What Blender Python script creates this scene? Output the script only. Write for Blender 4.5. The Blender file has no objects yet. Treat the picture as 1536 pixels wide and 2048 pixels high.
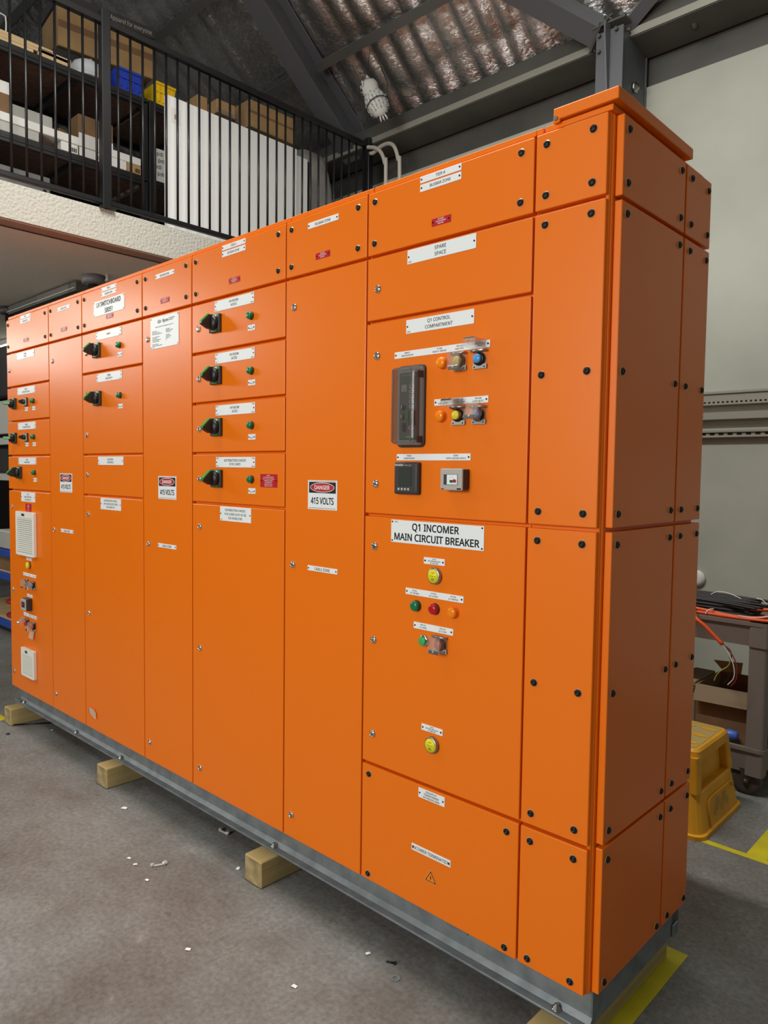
import bpy, bmesh, math, random
from mathutils import Vector, Matrix, noise
from mathutils.geometry import delaunay_2d_cdt
random.seed(7)
scene = bpy.context.scene
COL = scene.collection

# ------------------------------------------------------------------ camera
cd = bpy.data.cameras.new('camera'); cam = bpy.data.objects.new('camera', cd); COL.objects.link(cam)
cam.location = (0.8432, -1.6554, 1.5285); cam.rotation_euler = (1.5148, -0.0126, 0.7557)
cd.sensor_width = 36.0; cd.sensor_fit = 'AUTO'; cd.lens = 25.78; cd.clip_start = 0.05; cd.clip_end = 100
scene.camera = cam
# ------------------------------------------------------------------ world and lights
w = bpy.data.worlds.new('world'); scene.world = w; w.use_nodes = True
w.node_tree.nodes['Background'].inputs[0].default_value = (0.93, 0.97, 1.0, 1)
w.node_tree.nodes['Background'].inputs[1].default_value = 0.12
vs = scene.view_settings
vs.view_transform = 'Standard'; vs.look = 'None'; vs.exposure = 0.0; vs.gamma = 1.0; vs.use_curve_mapping = False

def area(name, loc, sx, sy, energy, color=(1, .995, .93), target=None):
    d = bpy.data.lights.new(name, 'AREA'); d.shape = 'RECTANGLE'; d.size = sx; d.size_y = sy; d.energy = energy; d.color = color
    o = bpy.data.objects.new(name, d); COL.objects.link(o); o.location = loc
    if target is not None:
        o.rotation_euler = (Vector(target) - Vector(loc)).to_track_quat('-Z', 'Y').to_euler()
    return o
area('linear_light', (-1.45, 0.03, 4.8), 2.5, 0.08, 128)
area('linear_light', (-2.4, -3.2, 6.0), 0.5, 3.0, 30)
area('front_fill', (-0.6, -6.0, 2.5), 3.0, 1.8, 215, color=(1, 1, .95), target=(-0.7, 0, 1.6))  # added fill for the board's front; no doorway stands there
area('wall_fill', (-1.0, 1.6, 5.4), 0.4, 1.6, 14)  # added light that brightens the back wall
area('batten_lamp', (-5.3, -1.7, 2.85), 1.2, 0.12, 20, target=(-4.2, 0, 1.6))
area('batten_lamp', (-8.0, -1.7, 2.85), 1.2, 0.12, 20, target=(-5.6, 0, 1.6))
def spill_light(name, loc, energy, radius=.12):
    d = bpy.data.lights.new(name, 'POINT'); d.energy = energy; d.shadow_soft_size = radius; d.color = (1, .995, .93)
    o = bpy.data.objects.new(name, d); COL.objects.link(o); o.location = loc
spill_light('roof_spill', (-1.8, -1.2, 5.2), 38, .3); spill_light('roof_spill', (-.4, -0.4, 5.2), 26, .3)  # added point lights that put sparkle on the foil roof

# ------------------------------------------------------------------ materials
def lin(h):
    h = h.lstrip('#'); v = [int(h[i:i + 2], 16) / 255 for i in (0, 2, 4)]
    return tuple(c / 12.92 if c <= .04045 else ((c + .055) / 1.055) ** 2.4 for c in v) + (1,)
MAT = {}
def mat(name, hexc, rough=.5, metal=0.0, spec=.5, bump=None, var=None, alpha=None, emit=None, trans=None):
    m = bpy.data.materials.new(name); m.use_nodes = True; nt = m.node_tree; b = nt.nodes['Principled BSDF']
    c = lin(hexc)
    b.inputs['Base Color'].default_value = c; b.inputs['Roughness'].default_value = rough
    b.inputs['Metallic'].default_value = metal; b.inputs['Specular IOR Level'].default_value = spec
    if var or bump:
        tc = nt.nodes.new('ShaderNodeTexCoord')
    if var:   # (scale, second colour, low, high, stretch)
        mp = nt.nodes.new('ShaderNodeMapping'); mp.inputs['Scale'].default_value = var[4] if len(var) > 4 else (1, 1, 1)
        n = nt.nodes.new('ShaderNodeTexNoise'); n.inputs['Scale'].default_value = var[0]; n.inputs['Detail'].default_value = 6
        r = nt.nodes.new('ShaderNodeValToRGB'); r.color_ramp.elements[0].position = var[2]; r.color_ramp.elements[1].position = var[3]
        r.color_ramp.elements[0].color = c; r.color_ramp.elements[1].color = lin(var[1])
        nt.links.new(tc.outputs['Object'], mp.inputs[0]); nt.links.new(mp.outputs[0], n.inputs[0]); nt.links.new(n.outputs[0], r.inputs[0])
        nt.links.new(r.outputs[0], b.inputs['Base Color'])
    if bump:  # (scale, strength, distance, stretch)
        mp = nt.nodes.new('ShaderNodeMapping'); mp.inputs['Scale'].default_value = bump[3] if len(bump) > 3 else (1, 1, 1)
        n = nt.nodes.new('ShaderNodeTexNoise'); n.inputs['Scale'].default_value = bump[0]; n.inputs['Detail'].default_value = 4
        bp = nt.nodes.new('ShaderNodeBump'); bp.inputs['Strength'].default_value = bump[1]; bp.inputs['Distance'].default_value = bump[2]
        nt.links.new(tc.outputs['Object'], mp.inputs[0]); nt.links.new(mp.outputs[0], n.inputs[0]); nt.links.new(n.outputs[0], bp.inputs['Height'])
        nt.links.new(bp.outputs[0], b.inputs['Normal'])
    if emit:
        b.inputs['Emission Color'].default_value = lin(emit[0]); b.inputs['Emission Strength'].default_value = emit[1]
    if alpha is not None:   # clear plastic: mostly see-through with a glossy skin
        b.inputs['Alpha'].default_value = alpha
    MAT[name] = m
    return m
mat('orange', '#F57809', .34, spec=.42)
mat('white_plate', '#F4F6F6', .4); mat('black_ink', '#16181A', .6, spec=.2); mat('red_plate', '#C01428', .4); mat('white_ink', '#F6F0F0', .5)
mat('sign_red', '#C22A30', .4); mat('sign_black', '#191414', .5); mat('sign_white', '#F2F4F4', .35)
mat('chrome', '#D8D8D4', .12, 1.0); mat('steel', '#A8A8A4', .3, 1.0); mat('dark_steel', '#26241F', .35, .6); mat('washer', '#C2A080', .35, .3)
mat('black_plastic', '#1E1B1A', .42); mat('dark_grey', '#3A3636', .5); mat('mid_grey', '#6A6868', .5); mat('light_grey', '#B4B2AC', .45)
mat('green_plastic', '#2E8B3C', .35); mat('lamp_green', '#17754A', .22); mat('lamp_red', '#C00D22', .2); mat('lamp_amber', '#FF8A0A', .2)
mat('cap_yellow', '#E8D028', .4); mat('cap_blue', '#4E9AE0', .35); mat('cap_green', '#3CB060', .35); mat('cap_red', '#E03A30', .35)
mat('indicator_yellow', '#F2E01E', .4)
mat('clear_plastic', '#C8BEB4', .06, alpha=.13); mat('smoke_plastic', '#5C544E', .1, alpha=.52); mat('clear_film', '#E8D0B8', .3, alpha=.55)
mat('filter_white', '#EDEBE2', .5); mat('filter_dark', '#7C7A70', .7)
mat('galvanised', '#969DA0', .42, .55, bump=(30, .08, .01), var=(14, '#82898C', .4, .65))
mat('timber', '#B9A572', .8, var=(6, '#9E8A58', .35, .7, (1, .15, 6)), bump=(20, .2, .005, (1, .2, 4)))
mat('timber_end', '#B49E70', .85, var=(18, '#8C7650', .4, .65))
mat('rack_black', '#17171A', .45); mat('rail_black', '#121215', .35); mat('chipboard', '#6B5346', .85, var=(40, '#5C463A', .4, .6))
mat('cardboard', '#B08E5E', .85, var=(5, '#A5835A', .4, .6)); mat('cardboard_dark', '#8A6A48', .85, var=(4, '#7C5E40', .4, .6)); mat('cardboard_grey', '#8C7B62', .85)
mat('carton_white', '#E4E2DE', .7); mat('bin_blue', '#1F3FB4', .4); mat('bin_yellow', '#F2C811', .4); mat('helmet', '#C9CDD0', .25)
mat('sheet_white', '#F2F4F4', .45); mat('wrap', '#C8C6C2', .2, alpha=.5); mat('pale_wood', '#D8BE92', .7, var=(20, '#C6A878', .4, .6, (1, .2, 4)))
mat('stucco', '#BCBCB3', .9, bump=(55, .9, .012)); mat('soffit', '#DDD6CA', .9, bump=(40, .2, .004)); mat('soffit_edge', '#A48A7B', .9, bump=(60, .5, .006))
mat('wall_concrete', '#B6B8AC', .75, var=(1.6, '#A6A89C', .35, .7), bump=(9, .12, .01)); mat('steel_paint', '#55544F', .5, spec=.4, var=(3, '#4B4A46', .4, .65))
mat('steel_grey', '#5C5E62', .42, spec=.5); mat('girt', '#98968A', .5, .2); mat('purlin', '#6E6F6C', .4, .5)
mat('eave', '#6A675F', .55)
mat('conduit', '#B8B2A8', .4); mat('owl', '#CFCFCB', .8); mat('owl_bar', '#8E8E8A', .8); mat('owl_dark', '#262422', .6)
mat('stool', '#E0A01C', .5, var=(5, '#CE9018', .4, .65)); mat('stool_grip', '#A8925A', .85)
mat('cart', '#7C746E', .6, bump=(60, .1, .003)); mat('rubber', '#1A1817', .7); mat('wheel_grey', '#4A3F38', .5)
mat('cable_black', '#1B1A1C', .5); mat('cable_orange', '#E0551E', .45); mat('wire_white', '#E6E2DA', .45); mat('wire_red', '#8E2A30', .45); mat('wire_green', '#A8B44A', .45)
mat('tape_yellow', '#D2C41E', .6, var=(9, '#B8AC22', .35, .75)); mat('paper', '#EEEEEA', .7); mat('paper_tan', '#C8B48C', .7)
mat('rack_blue', '#2B4FA8', .45); mat('reel_red', '#A82A22', .5); mat('dark_interior', '#2A2624', .9); mat('lamp_glow', '#FFFFFF', .5, emit=('#FFF6E8', 6.0))
mat('torch_blue', '#4A6FD0', .4); mat('led', '#FFFFFF', .3, emit=('#E8F0FF', 2.5)); mat('screen', '#3C4038', .25); mat('meter_red', '#B02028', .4)

def floor_material():
    m = bpy.data.materials.new('floor_concrete'); m.use_nodes = True; nt = m.node_tree; b = nt.nodes['Principled BSDF']; L = nt.links.new
    tc = nt.nodes.new('ShaderNodeTexCoord')
    def noi(scale, det, lo, hi, c0, c1, rough=.6):
        n = nt.nodes.new('ShaderNodeTexNoise'); n.inputs['Scale'].default_value = scale; n.inputs['Detail'].default_value = det; n.inputs['Roughness'].default_value = rough
        r = nt.nodes.new('ShaderNodeValToRGB'); e = r.color_ramp.elements
        e[0].position = lo; e[1].position = hi; e[0].color = c0; e[1].color = c1
        L(tc.outputs['Object'], n.inputs[0]); L(n.outputs[0], r.inputs[0]); return r
    a = noi(1.5, 9, .36, .64, lin('#69645F'), lin('#868886'), .68)
    st = noi(5.5, 6, .60, .72, (0, 0, 0, 1), (1, 1, 1, 1))
    dk = noi(7.0, 3, .70, .76, (0, 0, 0, 1), (1, 1, 1, 1))
    fi = noi(60, 5, .3, .7, (.72, .72, .72, 1), (1.2, 1.2, 1.2, 1))
    m1 = nt.nodes.new('ShaderNodeMixRGB'); m1.inputs[2].default_value = lin('#9A9892')
    mf = nt.nodes.new('ShaderNodeMath'); mf.operation = 'MULTIPLY'; mf.inputs[1].default_value = .45
    L(st.outputs[0], mf.inputs[0]); L(mf.outputs[0], m1.inputs[0]); L(a.outputs[0], m1.inputs[1])
    m2 = nt.nodes.new('ShaderNodeMixRGB'); m2.inputs[2].default_value = lin('#524C48')
    mg = nt.nodes.new('ShaderNodeMath'); mg.operation = 'MULTIPLY'; mg.inputs[1].default_value = .55
    L(dk.outputs[0], mg.inputs[0]); L(mg.outputs[0], m2.inputs[0]); L(m1.outputs[0], m2.inputs[1])
    m3 = nt.nodes.new('ShaderNodeMixRGB'); m3.blend_type = 'MULTIPLY'; m3.inputs[0].default_value = 1
    L(m2.outputs[0], m3.inputs[1]); L(fi.outputs[0], m3.inputs[2]); L(m3.outputs[0], b.inputs['Base Color'])
    b.inputs['Roughness'].default_value = .62; b.inputs['Specular IOR Level'].default_value = .35
    n = nt.nodes.new('ShaderNodeTexNoise'); n.inputs['Scale'].default_value = 35; bp = nt.nodes.new('ShaderNodeBump'); bp.inputs['Strength'].default_value = .12; bp.inputs['Distance'].default_value = .01
    L(tc.outputs['Object'], n.inputs[0]); L(n.outputs[0], bp.inputs['Height']); L(bp.outputs[0], b.inputs['Normal'])
    MAT['floor_concrete'] = m
floor_material()
def foil_material():
    m = bpy.data.materials.new('foil'); m.use_nodes = True; nt = m.node_tree; b = nt.nodes['Principled BSDF']; L = nt.links.new
    b.inputs['Base Color'].default_value = lin('#E4E3E2'); b.inputs['Metallic'].default_value = 1; b.inputs['Roughness'].default_value = .24
    tc = nt.nodes.new('ShaderNodeTexCoord'); mp = nt.nodes.new('ShaderNodeMapping'); mp.inputs['Scale'].default_value = (.8, 1.3, 1.3)
    n = nt.nodes.new('ShaderNodeTexNoise'); n.inputs['Scale'].default_value = 26; n.inputs['Detail'].default_value = 8; n.inputs['Roughness'].default_value = .65; n.inputs['Distortion'].default_value = 1.4
    bp = nt.nodes.new('ShaderNodeBump'); bp.inputs['Strength'].default_value = .45; bp.inputs['Distance'].default_value = .02
    L(tc.outputs['Object'], mp.inputs[0]); L(mp.outputs[0], n.inputs[0]); L(n.outputs[0], bp.inputs['Height']); L(bp.outputs[0], b.inputs['Normal'])
    MAT['foil'] = m
foil_material()

# ------------------------------------------------------------------ mesh helpers
WORLD = {}
class MB:
    def __init__(s): s.bm = bmesh.new(); s.names = []
    def mi(s, n):
        if n not in s.names: s.names.append(n)
        return s.names.index(n)
    def box(s, x0, x1, y0, y1, z0, z1, m, bev=0.0, seg=2):
        mi = s.mi(m); vs_ = [s.bm.verts.new((x, y, z)) for z in (z0, z1) for y in (y0, y1) for x in (x0, x1)]
        fs = [s.bm.faces.new([vs_[i] for i in q]) for q in ((0, 2, 3, 1), (4, 5, 7, 6), (0, 1, 5, 4), (2, 6, 7, 3), (0, 4, 6, 2), (1, 3, 7, 5))]
        for f in fs: f.material_index = mi
        if bev > 0:
            ed = list({e for f in fs for e in f.edges})
            r = bmesh.ops.bevel(s.bm, geom=ed, offset=bev, segments=seg, affect='EDGES', profile=.5)
            for f in r['faces']: f.material_index = mi
        return s
    def ring_loft(s, rings, m, cap0=True, cap1=True, smooth=True, closed=True):
        mi = s.mi(m); R = [[s.bm.verts.new(p) for p in r] for r in rings]; n = len(R[0])
        for a, b in zip(R, R[1:]):
            for i in range(n if closed else n - 1):
                j = (i + 1) % n
                f = s.bm.faces.new((a[i], a[j], b[j], b[i])); f.material_index = mi; f.smooth = smooth
        if cap0: f = s.bm.faces.new(R[0][::-1]); f.material_index = mi
        if cap1: f = s.bm.faces.new(R[-1]); f.material_index = mi
        return s
    def lathe(s, c, axis, prof, m, seg=20, smooth=True):   # prof: (distance along axis, radius)
        a = Vector(axis).normalized(); u = a.orthogonal().normalized(); v = a.cross(u); c = Vector(c)
        return s.ring_loft([[c + a * d + (u * math.cos(2 * math.pi * i / seg) + v * math.sin(2 * math.pi * i / seg)) * max(r, 1e-4) for i in range(seg)] for d, r in prof], m, smooth=smooth)
    def cyl(s, p0, p1, r, m, seg=16, r1=None, smooth=True):
        p0 = Vector(p0); p1 = Vector(p1); d = p1 - p0
        return s.lathe(p0, d, [(0, r), (d.length, r if r1 is None else r1)], m, seg, smooth)
    def tube(s, pts, r, m, seg=8):
        P = [Vector(p) for p in pts]; rings = []; u = None
        for i, p in enumerate(P):
            t = (P[min(i + 1, len(P) - 1)] - P[max(i - 1, 0)]).normalized()
            if u is None: u = t.orthogonal().normalized()
            u = (u - t * u.dot(t)).normalized(); v = t.cross(u)
            rr = r[i] if isinstance(r, (list, tuple)) else r
            rings.append([p + (u * math.cos(2 * math.pi * k / seg) + v * math.sin(2 * math.pi * k / seg)) * rr for k in range(seg)])
        return s.ring_loft(rings, m)
    def prism(s, poly, vec, m, smooth=False):   # planar polygon extruded along vec
        v = Vector(vec); return s.ring_loft([[Vector(p) for p in poly], [Vector(p) + v for p in poly]], m, smooth=smooth)
    def poly(s, pts, m):
        f = s.bm.faces.new([s.bm.verts.new(p) for p in pts]); f.material_index = s.mi(m); return s
    def text(s, t, x, z, h, m, y=-.0026, wmax=None, squeeze=1.0, align='c', frame=None, res=2, bold=False):
        V, F, W = text_shape(t, res, bold); k = h; sx = h * squeeze; mi = s.mi(m)
        if wmax and W * sx > wmax: sx = wmax / W
        ox = {'c': -W / 2, 'l': 0, 'r': -W}[align]
        if frame is None: vs_ = [s.bm.verts.new((x + (a + ox) * sx, y, z + (b - .5) * k)) for a, b in V]
        else:
            o, ax, up = frame; vs_ = [s.bm.verts.new(Vector(o) + Vector(ax) * ((a + ox) * sx) + Vector(up) * ((b - .5) * k)) for a, b in V]
        for f in F:
            try:
                g = s.bm.faces.new([vs_[i] for i in f]); g.material_index = mi
            except ValueError: pass
        return s
    def build(s, name, parent=None, smooth_normals=True):
        bm = s.bm
        bmesh.ops.recalc_face_normals(bm, faces=[f for f in bm.faces]) if smooth_normals else None
        co = [v.co for v in bm.verts]
        mn = Vector([min(c[i] for c in co) for i in range(3)]); mx = Vector([max(c[i] for c in co) for i in range(3)])
        o_ = (mn + mx) / 2
        if parent is None: o_ = Vector((o_.x, o_.y, mn.z))
        bmesh.ops.translate(bm, verts=bm.verts, vec=-o_)
        me = bpy.data.meshes.new(name); bm.to_mesh(me); bm.free()
        for n in s.names: me.materials.append(MAT[n])
        return link(name, me, o_, parent)
def link(name, me, wloc, parent=None, rot=None):
    o = bpy.data.objects.new(name, me); COL.objects.link(o); wloc = Vector(wloc)
    if parent is not None: o.parent = parent; o.location = wloc - WORLD[parent.name]
    else: o.location = wloc
    if rot: o.rotation_euler = rot
    WORLD[o.name] = wloc
    return o
_tc = {}
FONT = None
try:    # the plain sans font that ships with Blender, else its default
    FONT = bpy.data.fonts.load(bpy.utils.system_resource('DATAFILES', path='fonts') + '/NotoSansHebrew-Regular.woff2')
except Exception: FONT = None
def text_shape(t, res, bold):
    """outline of a line of text as (vertices, triangles, width), capital height 1"""
    key = (t, res, bold)
    if key in _tc: return _tc[key]
    if t != 'H' and 'H' not in _tc:
        _tc['H'] = 1.0; V = text_shape('H', 2, False)[0]; _tc['H'] = max(v[1] for v in V); _tc.pop(('H', 2, False))
    c = bpy.data.curves.new('t', 'FONT'); c.body = t; c.font = FONT or c.font; c.size = 1.0; c.resolution_u = res; c.fill_mode = 'NONE'
    o = bpy.data.objects.new('t', c); COL.objects.link(o)
    me = bpy.data.meshes.new_from_object(o)
    pts = [v.co.xy.copy() for v in me.vertices]; adj = {}
    for e in me.edges:
        a, b_ = e.vertices; adj.setdefault(a, []).append(b_); adj.setdefault(b_, []).append(a)
    bpy.data.objects.remove(o); bpy.data.curves.remove(c); bpy.data.meshes.remove(me)
    loops = []; seen = set()
    for st_ in adj:
        if st_ in seen: continue
        lp = [st_]; seen.add(st_); cur = st_
        while True:
            nx = [n for n in adj[cur] if n not in seen]
            if not nx: break
            cur = nx[0]; seen.add(cur); lp.append(cur)
        P = [pts[k] for k in lp]
        Q = [p for k, p in enumerate(P) if (p - P[k - 1]).length > 1e-5]
        R = []
        for k in range(len(Q)):   # drop points on straight runs
            a, b_, d = Q[k - 1], Q[k], Q[(k + 1) % len(Q)]
            if abs((b_ - a).cross(d - b_)) > 1e-6: R.append(b_)
        if len(R) > 2: loops.append(R)
    V2 = []; E2 = []
    g = .020 if bold else .006
    for L in loops:
        n0 = len(V2); n = len(L)
        A2 = sum(L[k].cross(L[(k + 1) % n]) for k in range(n))
        inner = any(M is not L and inside(L[0], M) for M in loops)
        sg = (1 if A2 > 0 else -1) * (-1 if inner else 1)
        for k in range(n):     # thicken the strokes a little
            e1 = (L[k] - L[k - 1]).normalized(); e2 = (L[(k + 1) % n] - L[k]).normalized()
            nn = Vector((e1.y + e2.y, -(e1.x + e2.x)));  d = 1 + e1.dot(e2)
            V2.append(L[k] + nn * (g * sg / max(d, .5)))
        E2 += [(n0 + k, n0 + (k + 1) % n) for k in range(n)]
    res_ = delaunay_2d_cdt(V2, E2, [], 2 if False else 0, 1e-6) if V2 else ([], [], [])
    vv = res_[0]; FF = []
    for f in res_[2]:
        m = sum((vv[k] for k in f), Vector((0, 0))) / len(f)
        if sum(inside(m, [V2[k] for k in range(a, b_)]) for a, b_ in spans(loops)) % 2: FF.append(tuple(f))
    k = 1 / _tc['H'] if 'H' in _tc else 1
    V = [(v.x * k, v.y * k) for v in vv]
    x0 = min((v[0] for v in V), default=0); W = max((v[0] for v in V), default=0) - x0
    _tc[key] = ([(a - x0, b_) for a, b_ in V], FF, W)
    return _tc[key]
def inside(p, L):
    r = False; n = len(L)
    for k in range(n):
        a, b_ = L[k - 1], L[k]
        if (a.y > p.y) != (b_.y > p.y) and p.x < (b_.x - a.x) * (p.y - a.y) / (b_.y - a.y) + a.x: r = not r
    return r
def spans(loops):
    n = 0
    for L in loops: yield n, n + len(L); n += len(L)
def tag(o, label, cat, group=None, kind=None):
    if label: o['label'] = label
    if cat: o['category'] = cat
    if group: o['group'] = group
    if kind: o['kind'] = kind
    return o
def thing(name, label, cat, loc, group=None):
    o = bpy.data.objects.new(name, None); COL.objects.link(o); o.location = loc; o.empty_display_size = .1
    WORLD[o.name] = Vector(loc); return tag(o, label, cat, group)
def struct(name, mb):
    o = mb.build(name); o['kind'] = 'structure'; return o
def rrect(x0, x1, y0, y1, z, r, n=4):
    pts = []
    for cx, cy, a0 in ((x1 - r, y1 - r, 0), (x0 + r, y1 - r, 90), (x0 + r, y0 + r, 180), (x1 - r, y0 + r, 270)):
        for k in range(n + 1):
            a = math.radians(a0 + 90 * k / n); pts.append(Vector((cx + r * math.cos(a), cy + r * math.sin(a), z)))
    return pts

# ================================================================== SETTING
b = MB(); b.poly([(-12, -7, 0), (6, -7, 0), (6, 3.3, 0), (-12, 3.3, 0)], 'floor_concrete'); struct('floor', b)
b = MB(); b.box(-12, 6, 3.3, 3.5, 0, 4.16, 'wall_concrete'); struct('wall_back', b)
b = MB(); b.box(-12, 6, 3.34, 3.5, 4.16, 4.72, 'steel_paint'); struct('wall_upper', b)  # dark tone stands in for the shade of the recess above the wall
b = MB(); b.box(4.5, 4.7, -7, 3.5, 1.5, 5, 'wall_concrete'); struct('wall_bounce', b)  # unseen, added to reflect light onto the end panels, left open below
b = MB(); b.box(-12.2, -12, -7, 3.5, 0, 5, 'dark_interior'); struct('wall_left', b)
SL = 0.8
def rz(y): return 4.56 + SL * (3.3 - y)
nrm = Vector((0, -SL, -1)).normalized()      # inner side of the roof
def roof():
    b = MB(); mi = b.mi('foil'); xs = [-9.0]
    seams = [-9.0]
    while seams[-1] < 3.0: seams.append(seams[-1] + random.uniform(.15, .25))
    xs = []
    for a, c in zip(seams, seams[1:]):
        d = random.uniform(.6, 1.25)
        for k in range(7): xs.append((a + (c - a) * k / 7, math.sin(math.pi * k / 7) * d, k))
    ys = []; y = 3.42
    while y > -1.6: ys.append(y); y -= .022
    grid = []
    for y in ys:
        row = []
        v = (3.42 - y) * 1.28
        for x, s_, k in xs:
            flat = .35 + .65 * max(0, min(1, (x + 4.0) / 1.5))
            ph = noise.noise(Vector((x * 1.3, 0, 3))) * .25
            pin = abs(math.sin(math.pi * (v + ph) / .50)) ** .45
            h = (.052 * s_ * pin + .012 * noise.noise(Vector((x * 9, v * 5, 0))) + .006 * noise.noise(Vector((x * 25, v * 18, 4)))) * flat + .02 * noise.noise(Vector((x * 1.5, v * 1.5, 9)))
            p = Vector((x, y, rz(y))) + nrm * h
            row.append(b.bm.verts.new(p))
        grid.append(row)
    for r0, r1 in zip(grid, grid[1:]):
        for i in range(len(r0) - 1):
            f = b.bm.faces.new((r0[i], r0[i + 1], r1[i + 1], r1[i])); f.material_index = mi; f.smooth = True
    struct('ceiling', b)
roof()
# purlins (C sections, lip at the lower edge)
def beam_poly(pts_yz, x0, x1, m, name):
    b = MB(); b.prism([(x0, y, z) for y, z in pts_yz], (x1 - x0, 0, 0), m); return struct(name, b)
t_ = Vector((0, -1, SL)).normalized()
def purlin(y0, x0, x1):
    base = Vector((0, y0, rz(y0)))
    def q(a, d): v = base + t_ * a + nrm * d; return (v.y, v.z)
    beam_poly([q(0, .02), q(.006, .02), q(.006, .135), q(.064, .135), q(.064, .115), q(.07, .115), q(.07, .145), q(0, .145)], x0, x1, 'purlin', 'beam_purlin')
for y0 in (2.72, 2.06, 1.4, .74):
    purlin(y0, -4.02, 3.0); purlin(y0, -8.8, -4.2)
# rafter: I section running down the slope
def rafter(xc, wd=.19, dp=.27):
    b = MB(); a = Vector((0, 3.3, rz(3.3))); e = Vector((0, -1.4, rz(-1.4)))
    def pt(base, dx, d): v = base + nrm * d; return (xc + dx, v.y, v.z)
    tw = .008
    sec = [(-wd / 2, .02), (wd / 2, .02), (wd / 2, .034), (tw, .034), (tw, dp - .014), (wd / 2, dp - .014), (wd / 2, dp), (-wd / 2, dp), (-wd / 2, dp - .014), (-tw, dp - .014), (-tw, .034), (-wd / 2, .034)]
    b.ring_loft([[pt(a, x, d) for x, d in sec], [pt(e, x, d) for x, d in sec]], 'steel_grey', smooth=False)
    struct('beam_rafter', b)
rafter(-4.11)
# column with cap plate, braces, bolt
b = MB()
b.box(-1.60, -1.41, 2.93, 2.942, 0, 4.42, 'steel_grey', .002, 1); b.box(-1.60, -1.41, 3.288, 3.3, 0, 4.42, 'steel_grey', .002, 1)
b.box(-1.43, -1.42, 2.94, 3.29, 0, 4.42, 'steel_grey')
b.box(-1.625, -1.395, 2.915, 3.28, 4.455, 4.47, 'steel_paint', .002, 1)
b.prism([(-1.512, 2.93, 3.85), (-1.512, 2.93, 4.45), (-1.512, 2.862, 4.45), (-1.512, 2.862, 4.36)], (.012, 0, 0), 'steel_grey')
for xx, zz in ((-1.575, 4.40), (-1.575, 4.30), (-1.455, 4.40)): b.cyl((xx, 2.93, zz), (xx, 2.908, zz), .013, 'steel_paint', 6)
for yy in (2.98, 3.06): b.cyl((-1.41, yy, 4.40), (-1.385, yy, 4.40), .013, 'steel_paint', 6)
struct('column', b)
b = MB(); b.lathe((-1.42, 3.12, 4.09), (1, 0, 0), [(0, .034), (.02, .034), (.022, .02), (.034, .02), (.036, .001)], 'steel', 12); struct('column_bolt', b)
def brace(p, q, wd, name):
    p = Vector(p); q = Vector(q); d = (q - p).normalized(); s_ = d.cross(nrm).normalized(); n_ = s_.cross(d)
    b = MB()
    def ring(c): return [c + s_ * (wd / 2) + n_ * (wd / 2), c - s_ * (wd / 2) + n_ * (wd / 2), c - s_ * (wd / 2) - n_ * (wd / 2), c + s_ * (wd / 2) - n_ * (wd / 2)]
    b.ring_loft([ring(p), ring(q)], 'steel_grey', smooth=False)
    pl = p + d * .01
    b.ring_loft([[pl + (v - p) * 1.35 for v in ring(p)], [pl + d * .015 + (v - p) * 1.35 for v in ring(p)]], 'steel_paint', smooth=False)
    for sx in (-1, 1):
        for sy in (-1, 1): b.cyl(pl + s_ * sx * wd * .58 + n_ * sy * wd * .3 - d * .02, pl + s_ * sx * wd * .58 + n_ * sy * wd * .3 + d * .03, .012, 'steel', 6)
    struct(name, b)
A = Vector((-1.60, 3.02, 4.46)); brace(A, A + (Vector((-1.965, 2.79, 4.728)) - A) * 4, .14, 'beam_brace')
A2 = Vector((-1.46, 3.06, 4.46)); brace(A2, A2 + (Vector((-1.275, 3.0, 4.545)) - A2) * 5, .08, 'beam_brace')
# eave girt, fly piece
beam_poly([(3.06, 4.53), (3.07, 4.53), (3.07, 4.40), (3.30, 4.36), (3.30, 4.35), (3.055, 4.385), (3.055, 4.42)], -9, 5, 'steel_paint', 'beam_eave')
beam_poly([(3.055, 4.392), (3.055, 4.440), (3.047, 4.440), (3.047, 4.392)], -9, 5, 'girt', 'beam_eave_lip')
beam_poly([(3.30, 4.36), (3.30, 4.58), (3.07, 4.55), (3.07, 4.53)], -9, 5, 'steel_paint', 'beam_eave_top')
b = MB(); b.cyl((-1.055, 3.05, 4.52), (-1.05, 3.18, 4.36), .022, 'purlin', 8); struct('beam_fly_brace', b)

# mezzanine slab
b = MB(); b.box(-9, -3.81, -6, 3.3, 2.985, 3.19, 'soffit')
b.box(-3.81, -3.80, -6, 3.3, 2.985, 3.195, 'stucco'); struct('floor_mezzanine', b)
b = MB(); b.box(-3.925, -3.81, -6, 3.3, 2.976, 2.985, 'soffit_edge'); b.box(-3.94, -3.925, -6, 3.3, 2.972, 2.985, 'dark_grey'); struct('trim_1', b)
# wall rails behind the switchboard
def wall_rail(label, z0, z1, zs, slots):
    o = thing('wall_rail', label, 'rail', (-.5, 3.27, z0), 'galvanised rails fixed to the concrete wall')
    b = MB(); b.box(-1.6, 1.5, 3.262, 3.30, z0, z1, 'girt', .004, 1); b.box(-1.6, 1.5, 3.25, 3.262, z1 - .018, z1, 'girt', .003, 1)
    b.box(-1.6, 1.5, 3.25, 3.262, z0, z0 + .012, 'girt', .003, 1); b.build('channel', o)
    s = MB()
    for k in range(60):
        x = -1.5 + k * slots[0]
        s.box(x, x + slots[1], 3.2605, 3.2625, zs, zs + slots[2], 'dark_steel')
    s.build('slot_row', o)
wall_rail('pale perforated rail, topmost on the concrete wall at right', 1.975, 2.065, 1.99, (.028, .013, .010))
wall_rail('narrow dark slotted rail below the perforated one on the concrete wall', 1.768, 1.818, 1.785, (.055, .03, .015))
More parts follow.
